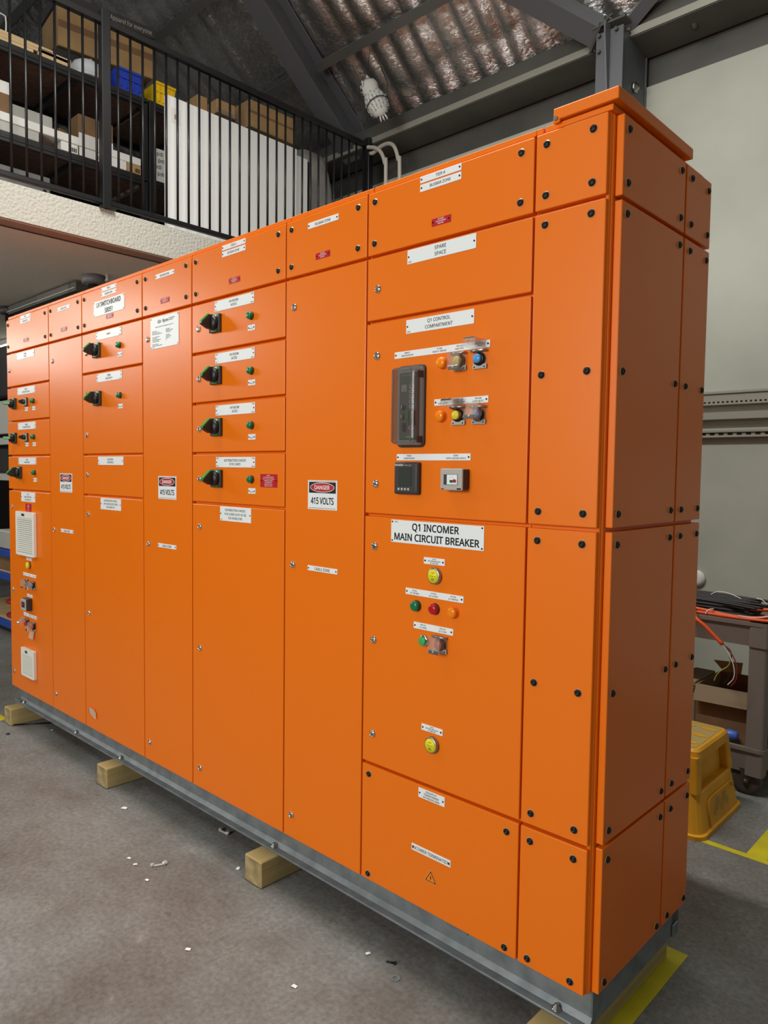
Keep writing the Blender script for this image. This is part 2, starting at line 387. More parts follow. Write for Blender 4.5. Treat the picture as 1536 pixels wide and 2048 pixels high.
b = MB(); b.prism([(-1.6, 3.30, 1.935), (-1.6, 3.24, 1.93), (-1.6, 3.24, 1.885), (-1.6, 3.30, 1.875)], (3.1, 0, 0), 'girt')
o = b.build('cable_duct'); tag(o, 'plain grey cable duct between the two slotted rails on the back wall', 'duct')

# ================================================================== SWITCHBOARD
def nameplate(door, x0, x1, z0, z1, lines, color='white_plate', ink='black_ink', screws=2, name='nameplate', corner=None, y=0.0):
    b = MB(); b.box(x0, x1, y - .0018, y, z0, z1, color, .0007, 1); yy = y - .0022; xc = (x0 + x1) / 2
    for l in lines:   # (text, x offset, z, cap height[, squeeze])
        b.text(l[0], xc + l[1], l[2], l[3], ink, yy, wmax=(x1 - x0) * .96, squeeze=l[4] if len(l) > 4 else 1.0, res=1 if l[3] < .008 else 2, bold=l[3] > .014)
    hs = .0026; zc = (z0 + z1) / 2
    pos = []
    if screws == 2: pos = [(x0 + .006, zc), (x1 - .006, zc)]
    elif screws == 4: pos = [(x0 + .006, z0 + .006), (x1 - .006, z0 + .006), (x0 + .006, z1 - .006), (x1 - .006, z1 - .006)]
    for px, pz in pos: b.cyl((px, y - .0017, pz), (px, y - .0032, pz), hs, 'dark_steel', 8)
    if corner:
        for (t, cx, cz, al) in corner: b.text(t, cx, cz, .0045, ink, yy, align=al, res=1)
    o = b.build(name, door)
    words = ' '.join(l[0] for l in lines)
    return o
def stack(zc, strs, h, pitch=None):
    pitch = pitch or h * 1.55; n = len(strs)
    return [(s, 0, zc + (n - 1) / 2 * pitch - i * pitch, h) for i, s in enumerate(strs)]
_bm = None
def screw_mesh():
    b = MB(); b.lathe((0, 0, 0), (0, -1, 0), [(0, .0108), (.0010, .0108), (.0012, .0092), (.004, .0088), (.0062, .0065), (.0064, .0042), (.003, .0038), (.003, .0002)], 'dark_steel', 14)
    for f in b.bm.faces:
        c = f.calc_center_median()
        if math.hypot(c.x, c.z) > .0092: f.material_index = b.mi('washer')
        if math.hypot(c.x, c.z) < .0045: f.material_index = b.mi('black_plastic')
    me = bpy.data.meshes.new('socket_screw'); b.bm.to_mesh(me); b.bm.free()
    for n in b.names: me.materials.append(MAT[n])
    return me
SCREW = screw_mesh()
def lock_mesh():
    b = MB(); b.lathe((0, 0, 0), (0, -1, 0), [(0, .0125), (.0015, .0128), (.004, .0115), (.0055, .0085), (.0056, .0075), (.003, .0072), (.003, .0002)], 'chrome', 18)
    b.box(-.0022, .0022, -.006, -.002, -.0065, .0065, 'chrome', .001, 1); b.cyl((0, -.002, 0), (0, -.0062, 0), .0042, 'steel', 10)
    me = bpy.data.meshes.new('lock'); b.bm.to_mesh(me); b.bm.free()
    for n in b.names: me.materials.append(MAT[n])
    return me
LOCK = lock_mesh()
def screws(door, pts, side=False):
    for p in pts:
        if side: link('socket_screw', SCREW, (.0232, p[0], p[1]), door, (0, 0, math.pi / 2))
        else: link('socket_screw', SCREW, (p[0], 0, p[1]), door)
def locks(door, x, zs):
    for i, z in enumerate(zs): link('lock', LOCK, (x, 0, z), door, (0, (.4, 1.9, 1.1, .8)[i % 4], 0))
def panel(root, x0, x1, z0, z1, name='door'):
    b = MB(); b.box(x0, x1, 0, .02, z0, z1, 'orange', .0028, 2); return b.build(name, root)
def indicator(root, x, z, m='lamp_green', r=.0135):
    b = MB(); b.lathe((x, 0, z), (0, -1, 0), [(0, r + .0015), (.003, r + .0015), (.005, r)], 'orange' if m == 'lamp_amber' else 'dark_grey', 20)
    o = b.build('indicator_lamp', root)
    b = MB(); b.lathe((x, -.0045, z), (0, -1, 0), [(0, r), (.009, r), (.0125, r * .85), (.0138, r * .45), (.014, .0003)], m, 20); b.build('lens', o)
def button(root, x, z, m, r=.0115, name='push_button'):
    b = MB(); b.lathe((x, 0, z), (0, -1, 0), [(0, r + .0045), (.006, r + .0045), (.009, r + .0025), (.009, r)], 'chrome', 20)
    o = b.build(name, root)
    b = MB(); b.lathe((x, -.008, z), (0, -1, 0), [(0, r), (.0075, r), (.0085, r * .85), (.0085, .0003)], m, 20); b.build('button_cap', o)
    return o
def rotary(root, xc, zc, s=.070, level=False):
    y0 = -.013; h = s / 2
    b = MB(); b.box(xc - h, xc + h, y0, 0, zc - h, zc + h, 'dark_grey', .003, 2)
    b.box(xc - h * .92, xc + h * .92, y0 - .0006, y0, zc + h * .62, zc + h * .94, 'green_plastic')
    b.box(xc - h * .5, xc + h * .5, y0 - .001, y0, zc + h * .68, zc + h * .88, 'white_plate')
    b.box(xc - h * .45, xc + h * .45, y0 - .0006, y0, zc - h * .92, zc - h * .72, 'green_plastic')
    o = b.build('rotary_switch', root)
    r = h * .84
    b = MB(); b.lathe((xc, y0, zc), (0, -1, 0), [(0, r), (.012, r * .97), (.017, r * .86), (.017, .0003)], 'black_plastic', 24)
    t = .009 * s / .07
    def fin(poly, th, m):
        if not level: b.prism([(xc - th, y, zc + z) for y, z in poly], (2 * th, 0, 0), m)
        else: b.prism([(xc + z, y, zc - th) for y, z in poly], (0, 0, 2 * th), m)
    k = s / .07; top = [(y0 - .010, .031 * k), (y0 - .026, .029 * k), (y0 - .056 * k, -.001), (y0 - .058 * k, -.010 * k)]
    fin([(y0 - .010, -.026 * k)] + top + [(y0 - .030 * k, -.024 * k)], t, 'black_plastic')
    fin([(y0 - .026, .0292 * k), (y0 - .026, .0335 * k), (y0 - .0595 * k, .001), (y0 - .0595 * k, -.009 * k), (y0 - .056 * k, -.001)], t * .85, 'green_plastic')
    b.build('handle', o)
def selector(root, xc, zc):
    b = MB(); b.box(xc - .024, xc + .024, -.010, 0, zc - .024, zc + .024, 'dark_grey', .003, 1); b.box(xc - .021, xc + .021, -.0115, -.010, zc - .021, zc + .021, 'light_grey', .001, 1)
    o = b.build('selector_switch', root)
    b = MB(); b.lathe((xc, -.011, zc), (0, -1, 0), [(0, .015), (.012, .014), (.012, .0003)], 'black_plastic', 18)
    b.prism([(xc - .006, -.02, zc + .014), (xc - .006, -.043, zc + .006), (xc - .006, -.043, zc - .006), (xc - .006, -.02, zc - .014)], (.012, 0, 0), 'black_plastic'); b.build('knob', o)
def small_tag(door, x, z, lines=('1', 'HEALTHY')):
    nameplate(door, x - .022, x + .022, z - .0105, z + .0105, stack(z, ['X', 'ON'][:0] + list(lines), .0042, .0068), screws=2, name='nameplate')
def red_plate(door, xc, zc, wd=.07, ht=.021, lines=('DANGER', 'LIVE BUSBARS', 'BEHIND')):
    nameplate(door, xc - wd / 2, xc + wd / 2, zc - ht / 2, zc + ht / 2, stack(zc, list(lines), .0040 if ht < .03 else .0035, .0062 if ht < .03 else .0063), 'red_plate', 'white_ink', 2, 'warning_plate')
def danger(door, xc, zc):
    b = MB(); b.box(xc - .0735, xc + .0735, -.0012, 0, zc - .0495, zc + .0495, 'sign_white', .0005, 1)
    y = -.0015
    b.box(xc - .067, xc + .067, y, -.0012, zc + .0065, zc + .0435, 'sign_black'); b.box(xc - .067, xc + .067, y, -.0012, zc + .0455, zc + .0465, 'sign_black'); b.box(xc - .067, xc + .067, y, -.0012, zc - .0452, zc - .0440, 'sign_black')
    def ell(a, c, yy, m): b.poly([(xc + a * math.cos(t), yy, zc + .0255 + c * math.sin(t)) for t in [2 * math.pi * i / 40 for i in range(40)]], m)
    ell(.0605, .0165, -.0018, 'sign_white'); ell(.0580, .0146, -.0021, 'sign_red')
    b.text('DANGER', xc, zc + .0255, .0130, 'white_ink', -.0025, squeeze=1.06, bold=True); b.text('415 VOLTS', xc, zc - .0195, .0215, 'black_ink', -.0016, squeeze=.77, bold=True)
    b.build('danger_sign', door)
def lid_guard(root, x0, x1, z0, z1, cap, open_=0):
    """spring-lidded clear guard over a push button"""
    xc = (x0 + x1) / 2; zc = (z0 + z1) / 2
    b = MB(); b.box(x0, x1, -.004, 0, z0, z1, 'clear_plastic', .002, 1); b.box(x0 + .004, x0 + .010, -.006, 0, z0 + .002, z0 + .008, 'steel', .001, 1); b.box(x1 - .010, x1 - .004, -.006, 0, z0 + .002, z0 + .008, 'steel', .001, 1)
    b.box(x0, x1, -.006, -.004, z0, z0 + .013, 'light_grey', .001, 1)
    b.cyl((x0 - .002, -.010, z1 - .004), (x1 + .002, -.010, z1 - .004), .0032, 'steel', 10); b.box(x0, x0 + .006, -.014, -.003, z1 - .010, z1, 'chrome', .001, 1)
    o = b.build('button_guard', root)
    b = MB(); b.lathe((xc, -.003, zc), (0, -1, 0), [(0, .0185), (.006, .0185), (.009, .016), (.009, .013)], 'dark_steel', 20); b.lathe((xc, -.011, zc), (0, -1, 0), [(0, .0125), (.008, .0125), (.010, .011), (.010, .0003)], cap, 20); b.build('push_button', o)
    # lid: shallow hinged box, closed (0), half lifted (.5) or lifted (1)
    b = MB(); d = .026; L = z1 - z0 - .006; wl = x1 - x0 - .004
    b.box(-wl / 2, wl / 2, -d, -d + .0018, -L, 0, 'clear_plastic'); b.box(-wl / 2, -wl / 2 + .0018, -d, -.004, -L, 0, 'clear_plastic'); b.box(wl / 2 - .0018, wl / 2, -d, -.004, -L, 0, 'clear_plastic')
    b.box(-wl / 2, wl / 2, -d, -.004, -L, -L + .0018, 'clear_plastic'); b.box(-wl / 2, wl / 2, -d, -.004, -.0018, 0, 'clear_plastic')
    b.box(-wl * .4, wl * .4, -d - .001, -d + .003, -L - .003, -L + .008, 'chrome' if open_ > .6 else 'steel', .001, 1); b.cyl((0, -d - .001, -L + .004), (0, -d - .002, -L + .004), .003, 'light_grey', 8)
    b.lathe((0, -.014, -L * .52), (0, -1, 0), [(0, .0195), (d - .016, .0185)], 'clear_plastic', 18)
    M = Matrix.Translation((xc, -.008, z1 - .003)) @ Matrix.Rotation(math.radians(-100 * open_), 4, 'X')
    bmesh.ops.transform(b.bm, matrix=M, verts=b.bm.verts); b.build('guard_lid', o)

XS = [-3.8, -3.2, -2.8, -2.2, -1.8, -1.2, -.8, -.2, 0]
CAB = [
    'orange switchboard column farthest left, two white filter grilles low on its door',
    'narrow orange switchboard column between the filter-grille column and the SB051 plate column',
    'wide orange switchboard column carrying the large LV SWITCHBOARD SB051 nameplate',
    'narrow orange switchboard column with the square white maker plate near its top',
    'wide orange switchboard column with a row of four rotary switches down its left edge',
    'narrow orange switchboard column with danger sign, just left of the TIER 4 column',
    'wide orange switchboard column with TIER 4, Q1 INCOMER plate and power meter',
    'orange end column at the corner, blank screwed panels on front and side',
]
cabs = []
for i in range(8):
    x0, x1 = XS[i], XS[i + 1]
    r = thing('switchboard_cabinet', CAB[i], 'switchboard', ((x0 + x1) / 2, .3, .2), 'orange switchboard columns bolted side by side')
    cabs.append(r)
    b = MB(); xe = x1 if i < 7 else .003
    b.box(x0 + .0005, xe - .0005, .022, .585 if i < 7 else .60, .2, 2.388, 'orange', .004, 2)
    b.build('carcass', r)
    b = MB()
    if i: b.box(x0 + .0003, x0 + .020, .004, .58, 2.3875, 2.402, 'orange', .0015, 1)
    b.box(x0 + (.026 if i else .022), x1 - .0003 if i < 7 else .008, .004, .58, 2.3875, 2.402, 'orange', .0015, 1); b.build('top_rail', r)
def cover(i, z0=2.195, z1=2.385, zb=None):
    x0, x1 = XS[i] + .003, XS[i + 1] - (.003 if i < 7 else .001)
    d = panel(cabs[i], x0, x1, z0, z1, 'cover_panel')
    return d
def door(i, z0, z1): return panel(cabs[i], XS[i] + .003, XS[i + 1] - .003, z0, z1, 'door')
ZC = (2.355, 2.229)
for i in range(7):
    x0, x1 = XS[i], XS[i + 1]
    d = cover(i); screws(d, [(x, z) for x in (x0 + .032, x1 - .041) for z in ZC])
    px = -.505 + x0 + .8 if i in (0, 2, 4, 6) else (x0 + .193)
    if i in (0, 2, 4, 6):
        px = x0 + .290
        nameplate(d, px - .075, px + .075, 2.364, 2.383, stack(2.3735, ['TIER %d' % (i // 2 + 1)], .0085)); nameplate(d, px - .075, px + .075, 2.339, 2.360, stack(2.3495, ['BUSBAR ZONE'], .0082))
        red_plate(d, px + .005, 2.2415)
    else:
        nameplate(d, px - .075, px + .075, 2.3385, 2.358, stack(2.348, ['BUSBAR ZONE'], .0082)); red_plate(d, px, 2.2405)
    if i == 2:
        nameplate(d, -2.665, -2.360, 2.254, 2.3255, [('LV SWITCHBOARD', 0, 2.307, .021, .97), ('SB051', 0, 2.273, .021, .97)], screws=4)
def wide_plate(d, x0, x1, z, lines, corner, h=.0092, ht=.040, screws=2):
    c = [(corner[0], x0 + .003, z + ht / 2 - .005, 'l'), (corner[1], x1 - .003, z + ht / 2 - .005, 'r'), (corner[2], x0 + .003, z - ht / 2 + .005, 'l'), (corner[3], x1 - .003, z - ht / 2 + .005, 'r')]
    nameplate(d, x0, x1, z - ht / 2, z + ht / 2, stack(z, lines, h), screws=screws, corner=[k for k in c if k[0]])
# ---- column 1
R0 = cabs[0]
d = door(0, 1.995, 2.185); wide_plate(d, -3.645, -3.391, 2.159, ['SPARE', 'SPACE'], ('', '', 'T1F1', '')); locks(d, -3.758, [2.088])
for k, (z0, nm, lv) in enumerate(((1.795, ['FAN01', 'EXTRACTION FAN'], 1), (1.595, ['FAN02', 'EXTRACTION FAN'], 1), (1.395, ['TF04', 'HEATER FAN'], 0))):
    d = door(0, z0, z0 + .19); wide_plate(d, -3.640, -3.386, z0 + .164, nm, ('Q10%d' % (k + 1), '16A', 'T1F%d' % (k + 2), '2.5mm'))
    locks(d, -3.752, [z0 + .093]); zc = z0 + .098
    if lv:
        rotary(R0, -3.688, zc, .062, True); selector(R0, -3.515, zc + .001); small_tag(d, -3.512, zc - .040, ('AUTO', 'OFF')); xi = -3.412
    else: rotary(R0, -3.625, zc - .001, .070); xi = -3.406
    indicator(R0, xi, zc + .001); small_tag(d, xi + .003, zc - .040, ('H101', 'ON'))
d = door(0, .205, 1.385); locks(d, -3.749, [1.291, .794, .299])
nameplate(d, -3.606, -3.407, 1.326, 1.381, stack(1.3535, ['T1F5', 'MAIN SYSTEM UPS', 'FED FROM Q101'], .0085, .0155)); red_plate(d, -3.503, 1.294, .082, .044, ('DANGER', 'ALL PROTECTION', 'DEVICES ON THIS', 'CHASSIS', 'SELECTED', 'FOR CASCADE'))
def filter_grille(x0, x1, z0, z1, n, lbl):
    b = MB(); b.box(x0, x1, -.008, 0, z0, z1, 'filter_white', .003, 1); b.box(x0 + .02, x1 - .02, -.009, -.008, z0 + .02, z1 - .035, 'filter_dark')
    b.box(x0 + .09 * (x1 - x0) / .26, x0 + .13 * (x1 - x0) / .26, -.0085, -.008, z1 - .022, z1 - .010, 'dark_grey')
    o = b.build('filter_grille', R0); o['label'] = lbl
    b = MB(); p = (z1 - .035 - z0 - .02) / n
    for k in range(n):
        z = z0 + .02 + k * p
        b.prism([(x0 + .018, -.008, z + p * .95), (x0 + .018, -.020, z + p * .40), (x0 + .018, -.020, z + p * .22), (x0 + .018, -.010, z + p * .35)], (x1 - x0 - .036, 0, 0), 'filter_white')
    b.build('louvre', o)
    b = MB()
    for a, c in ((x0, x0 + .018), (x1 - .018, x1)): b.box(a, c, -.020, -.008, z0, z1, 'filter_white', .002, 1)
    b.box(x0 + .018, x1 - .018, -.020, -.008, z0, z0 + .018, 'filter_white'); b.box(x0 + .018, x1 - .018, -.020, -.008, z1 - .034, z1, 'filter_white')
    b.box(x0 + .35 * (x1 - x0), x0 + .52 * (x1 - x0), -.0206, -.0195, z1 - .024, z1 - .010, 'dark_grey'); b.build('rim', o)
filter_grille(-3.650, -3.392, 1.016, 1.268, 17, 'larger white louvred filter grille'); filter_grille(-3.598, -3.416, .312, .475, 15, 'smaller white louvred filter grille near the bottom')
nameplate(d, -3.548, -3.465, .990, 1.004, stack(.997, ['H110'], .006)); indicator(R0, -3.503, .962, 'indicator_yellow', .019)
nameplate(d, -3.597, -3.408, .896, .914, [('PB1101', -.06, .905, .0045), ('PB1102', 0, .905, .0045), ('PB1103', .06, .905, .0045)])
lid_guard(R0, -3.556, -3.512, .832, .880, 'cap_yellow', 0); lid_guard(R0, -3.462, -3.418, .828, .878, 'cap_blue', .12)
nameplate(d, -3.545, -3.462, .777, .794, stack(.7855, ['E110'], .006))
b = MB(); b.box(-3.545, -3.468, -.034, 0, .704, .772, 'dark_grey', .003, 1); b.box(-3.543, -3.470, -.037, -.034, .706, .770, 'light_grey', .002, 1); b.box(-3.530, -3.484, -.0378, -.037, .722, .754, 'dark_grey'); b.cyl((-3.507, -.0378, .738), (-3.507, -.041, .738), .008, 'meter_red', 12); b.build('earth_leakage_relay', R0)
nameplate(d, -3.597, -3.408, .660, .679, [('PB1201', -.06, .669, .0045), ('PB1202', 0, .669, .0045), ('PB1203', .06, .669, .0045)])
lid_guard(R0, -3.556, -3.512, .598, .648, 'cap_red', .45); lid_guard(R0, -3.462, -3.418, .590, .642, 'cap_red', .15)
b = MB(); b.prism([(-3.480, -.012, .590), (-3.425, -.010, .592), (-3.428, -.016, .545), (-3.484, -.018, .548)], (0, -.001, 0), 'clear_film'); b.build('protective_film', d)
# ---- narrow cable columns 2, 4, 6
for i, ls in ((1, [2.089, 1.190, .292]), (3, [2.091, 1.191, .289]), (5, [2.089, 1.195, .290])):
    x0 = XS[i]; d = door(i, .205, 2.185); locks(d, x0 + .048, ls); danger(d, x0 + (.200, .206, .200)[i // 2] - (.002 if i == 1 else 0), 1.4445)
    xz = x0 + .203; nameplate(d, xz - .075, xz + .075, 1.183, 1.201, stack(1.192, ['CABLE ZONE'], .0095))
    if i == 3:
        b = MB(); X0, X1, Z0, Z1 = -2.126, -1.897, 2.044, 2.178; b.box(X0, X1, -.0018, 0, Z0, Z1, 'white_plate', .0007, 1); ink = 'black_ink'; y = -.0022
        for px in (X0 + .006, X1 - .006):
            for pz in (Z0 + .006, Z1 - .006): b.cyl((px, -.0017, pz), (px, -.0032, pz), .0026, 'dark_steel', 8)
        for k, (dx, hz) in enumerate(((0, .012), (.006, .020), (.012, .014), (.018, .018), (.024, .010))): b.box(X0 + .062 + dx, X0 + .0645 + dx, y, -.0018, 2.155 - hz / 2 + (k % 2) * .004, 2.155 + hz / 2, ink)
        b.text('Rycon', X0 + .125, 2.157, .0125, ink, y, bold=True); b.text('SWITCHBOARD', X0 + .153, 2.1615, .0045, ink, y, align='l', res=1); b.text('ENGINEERS', X0 + .153, 2.154, .0045, ink, y, align='l', res=1)
        b.text('MANUFACTURER OF SWITCHBOARDS   AS/NZS 61439', (X0 + X1) / 2, 2.1345, .0042, ink, y, res=1, wmax=.19)
        for k, t in enumerate(('JOB NO. 2405', 'RATED VOLTAGE 415V', 'RATED CURRENT 3200A 50HZ', '', 'FAULT RATING 50kA 1s', 'IP RATING IP54', 'FORM OF SEPARATION 3b', 'TOTAL MASS 2400kg', '', 'CONTACT DETAILS', 'ADELAIDE, SOUTH AUSTRALIA', 'SALES')):
            if t: b.text(t, X0 + .016, 2.118 - k * .0062, .0042, ink, y, align='l', res=1, wmax=.10)
        for k, t in enumerate(('DATE MADE', 'DRAWING NO. SB051', 'CUSTOM BUILT', '', 'STANDARD', 'AS/NZS 61439-1', '3 PHASE + N', 'IEC')):
            if t: b.text(t, X0 + .128, 2.118 - k * .0062, .0042, ink, y, align='l', res=1, wmax=.085)
        o = b.build('maker_plate', d)
# ---- column 3
d = door(2, 1.995, 2.185); wide_plate(d, -2.642, -2.390, 2.160, ['SPARE'], ('Q203', '200A', 'T2F1', '95mm')); rotary(cabs[2], -2.631, 2.093); locks(d, -2.752, [2.090]); indicator(cabs[2], -2.408, 2.095); small_tag(d, -2.407, 2.053)
d = door(2, 1.595, 1.985); wide_plate(d, -2.639, -2.388, 1.959, ['CBWA', 'AIR SUPPLY'], ('Q202', '100A', 'T2F2', '35mm')); rotary(cabs[2], -2.627, 1.862); locks(d, -2.752, [1.889, 1.688]); indicator(cabs[2], -2.406, 1.864); small_tag(d, -2.404, 1.814)
d = door(2, 1.395, 1.585); wide_plate(d, -2.634, -2.380, 1.560, ['LIGHTING', 'CONTROLS'], ('', '', 'T2F3', '')); locks(d, -2.750, [1.491])
d = door(2, .205, 1.385); locks(d, -2.749, [1.293, .794, .293])
nameplate(d, -2.611, -2.406, 1.325, 1.380, stack(1.3535, ['DISTRIBUTION CHASSIS', '230V LOADS (Q201-Q230)', 'FED FROM T2F1'], .0085, .0155))
b = MB(); b.prism([(-2.747, -.005, .302), (-2.735, -.008, .313), (-2.690, -.008, .312), (-2.672, -.007, .300), (-2.671, -.006, .268), (-2.690, -.007, .270), (-2.742, -.007, .288)], (0, -.001, 0), 'clear_film'); b.build('protective_film', d)
# ---- column 5
for k, z0 in enumerate((1.995, 1.795, 1.595, 1.395)):
    d = door(4, z0, z0 + .19); dx = (.0, .004, .007, .009)[k]
    nm = ['HV ROOM', 'AC05%d' % (3 - k)] if k < 3 else ['DISTRIBUTION CHASSIS', '415V LOADS']
    wide_plate(d, -1.635 + dx, -1.381 + dx, z0 + .164 - k * .0015, nm, ('Q10%d' % (3 - k), '100A' if k < 3 else '250A', 'T3F%d' % (k + 1), '35mm'))
    locks(d, -1.750 + dx * .8, [z0 + .0925]); zc = z0 + .0985 - .001 * k
    rotary(cabs[4], -1.624 + dx, zc); indicator(cabs[4], -1.398 + dx * .5, zc); small_tag(d, -1.397 + dx * .6, zc - .043)
    if k == 3: red_plate(d, -1.291, 1.4875, .099, .048, ('DANGER', 'ALL PROTECTION DEVICES', 'ON THIS CHASSIS HAVE BEEN', 'SELECTED TO ENSURE', 'DISCRIMINATION', 'REPLACE ONLY WITH', 'IDENTICAL DEVICES'))
d = door(4, .205, 1.385); locks(d, -1.742, [1.293, .793, .289]); nameplate(d, -1.598, -1.396, 1.326, 1.382, stack(1.354, ['DISTRIBUTION CHASSIS', '415V LOADS (Q101-Q118)', 'FED FROM Q100'], .0085, .0155), corner=[('T3F5', -1.594, 1.331, 'l')])
# ---- column 7
R6 = cabs[6]
d = door(6, 1.995, 2.185); locks(d, -.751, [2.088]); nameplate(d, -.631, -.380, 2.1405, 2.1815, stack(2.161, ['SPARE', 'SPACE'], .0105, .0175), corner=[('T4F1', -.627, 2.146, 'l')])
d = door(6, 1.395, 1.985); locks(d, -.751, [1.884, 1.488])
nameplate(d, -.632, -.382, 1.937, 1.9775, stack(1.9575, ['Q1 CONTROL', 'COMPARTMENT'], .0098, .0175), corner=[('T4F2', -.628, 1.942, 'l')])
nameplate(d, -.677, -.327, 1.867, 1.887, [('NER01T', -.123, 1.881, .0045), ('NEAR MONITOR', -.123, 1.8735, .0045), ('H1108', 0, 1.881, .0045), ('NEAR 01 TRIPPED', 0, 1.8735, .0045), ('PB1203', .072, 1.881, .0045), ('NEAR TEST', .072, 1.8735, .0045), ('PB1204', .142, 1.881, .0045), ('RESET', .142, 1.8735, .0045)])
nameplate(d, -.519, -.329, 1.718, 1.737, [('H1107', -.062, 1.7315, .0045), ('ELR01 TRIPPED', -.062, 1.724, .0045, .8), ('PB1205', 0, 1.7315, .0045), ('ELR01 TEST', 0, 1.724, .0045), ('PB1206', .062, 1.7315, .0045), ('ELR01 RESET', .062, 1.724, .0045)])
nameplate(d, -.663, -.385, 1.5605, 1.580, [('PM001', -.088, 1.5745, .0045), ('POWER METER', -.088, 1.567, .0045), ('ELR01', .088, 1.5745, .0045), ('EARTH LEAKAGE DEVICE', .088, 1.567, .0045)])
indicator(R6, -.488, 1.838, 'lamp_amber', .016); indicator(R6, -.490, 1.687, 'lamp_amber', .016)
lid_guard(R6, -.452, -.404, 1.812, 1.864, 'cap_yellow', 0); lid_guard(R6, -.382, -.335, 1.811, 1.864, 'cap_blue', .93)
lid_guard(R6, -.452, -.405, 1.660, 1.714, 'cap_yellow', .80); lid_guard(R6, -.382, -.335, 1.660, 1.712, 'cap_blue', .22)
# protection relay under a smoked cover
b = MB(); b.ring_loft([[Vector((p.x, -y, p.y)) for p in rrect(-.658 - g, -.551 + g, 1.600 - g, 1.842 + g, 0, .014)] for y, g in ((0, 0), (.006, 0), (.008, -.002), (.010, -.006))], 'dark_grey', smooth=False)
b.ring_loft([[Vector((p.x, -y, p.y)) for p in rrect(-.653, -.556, 1.606, 1.836, 0, .012)] for y in (.009, .0125)], 'light_grey', smooth=False)
rel = b.build('protection_relay', R6)
b = MB(); b.box(-.640, -.566, -.020, -.010, 1.622, 1.822, 'mid_grey', .003, 1); y = -.0205
b.text('Differential relay', -.603, 1.812, .006, 'light_grey', y, wmax=.06, res=1); b.text('NEUTRAL EARTH', -.603, 1.802, .0045, 'cap_green', y, wmax=.055, res=1); b.text('MONITOR', -.612, 1.795, .0045, 'cap_green', y, res=1)
b.box(-.630, -.610, y, -.0195, 1.764, 1.784, 'light_grey'); b.cyl((-.620, y, 1.770), (-.620, y - .001, 1.770), .0018, 'black_ink', 8)
for k in range(5):
    z = 1.783 - k * .0145; b.box(-.599, -.580, y, -.0195, z - .0115, z, 'light_grey'); b.cyl((-.589, y, z - .005), (-.589, y - .001, z - .005), .0018, 'black_ink', 8)
for z in (1.718, 1.690):
    b.lathe((-.622, -.0195, z), (0, -1, 0), [(0, .010), (.001, .010), (.0012, .007), (.009, .006), (.009, .0003)], 'black_plastic', 14); b.box(-.6235, -.6205, -.0295, -.0285, z - .005, z + .005, 'white_ink')
b.box(-.614, -.600, y - .002, -.0195, 1.678, 1.702, 'green_plastic'); b.box(-.598, -.574, y - .004, -.0195, 1.662, 1.708, 'black_plastic', .001, 1); b.box(-.622, -.610, y - .008, -.0195, 1.645, 1.672, 'black_plastic', .003, 1)
b.box(-.600, -.583, y, -.0195, 1.652, 1.662, 'light_grey'); b.box(-.596, -.587, y - .0005, y, 1.655, 1.659, 'black_ink'); b.box(-.632, -.576, y, -.0195, 1.626, 1.634, 'green_plastic'); b.text('VIGIREX', -.597, 1.630, .0045, 'white_ink', y - .0005, res=1)
b.build('faceplate', rel)
b = MB()
rings = [[Vector((p.x, -y, p.y)) for p in rrect(-.653 + g, -.556 - g, 1.606 + g, 1.836 - g, 0, .012)] for y, g in ((.0125, 0), (.036, .002), (.044, .004), (.047, .010))]
b.ring_loft(rings, 'smoke_plastic', cap0=False, smooth=False)
for g, y0 in ((.012, -.0475),):
    for a in ((-.641, -.568, 1.616, 1.618), (-.641, -.568, 1.824, 1.826), (-.641, -.639, 1.616, 1.826), (-.570, -.568, 1.616, 1.826)): b.box(a[0], a[1], y0 - .0012, y0, a[2], a[3], 'mid_grey')
b.build('clear_cover', rel)
b = MB()
for z in (1.812, 1.622): b.box(-.5575, -.5545, -.034, -.010, z - .010, z + .010, 'dark_grey', .001, 1)
b.build('hinge', rel)
# power meter
b = MB(); b.ring_loft([[Vector((p.x, -y, p.y)) for p in rrect(-.661 + g, -.565 - g, 1.4595 + g, 1.5555 - g, 0, .006)] for y, g in ((0, 0), (.012, 0), (.016, .004), (.017, .008))], 'dark_grey', smooth=False); pm = b.build('power_meter', R6)
b = MB(); b.box(-.640, -.588, -.0182, -.0165, 1.484, 1.540, 'screen', .001, 1); b.build('screen', pm)
b = MB(); b.text('Schneider', -.638, 1.547, .0052, 'white_ink', -.0178, res=1, bold=True); b.text('PowerLogic', -.604, 1.5465, .004, 'light_grey', -.0178, res=1); b.build('lettering', pm)
for k in range(4):
    b = MB(); b.lathe((-.638 + k * .0128, -.0168, 1.4745), (0, -1, 0), [(0, .0045), (.002, .0043), (.0028, .0003)], 'light_grey', 12); b.build('meter_button', pm)
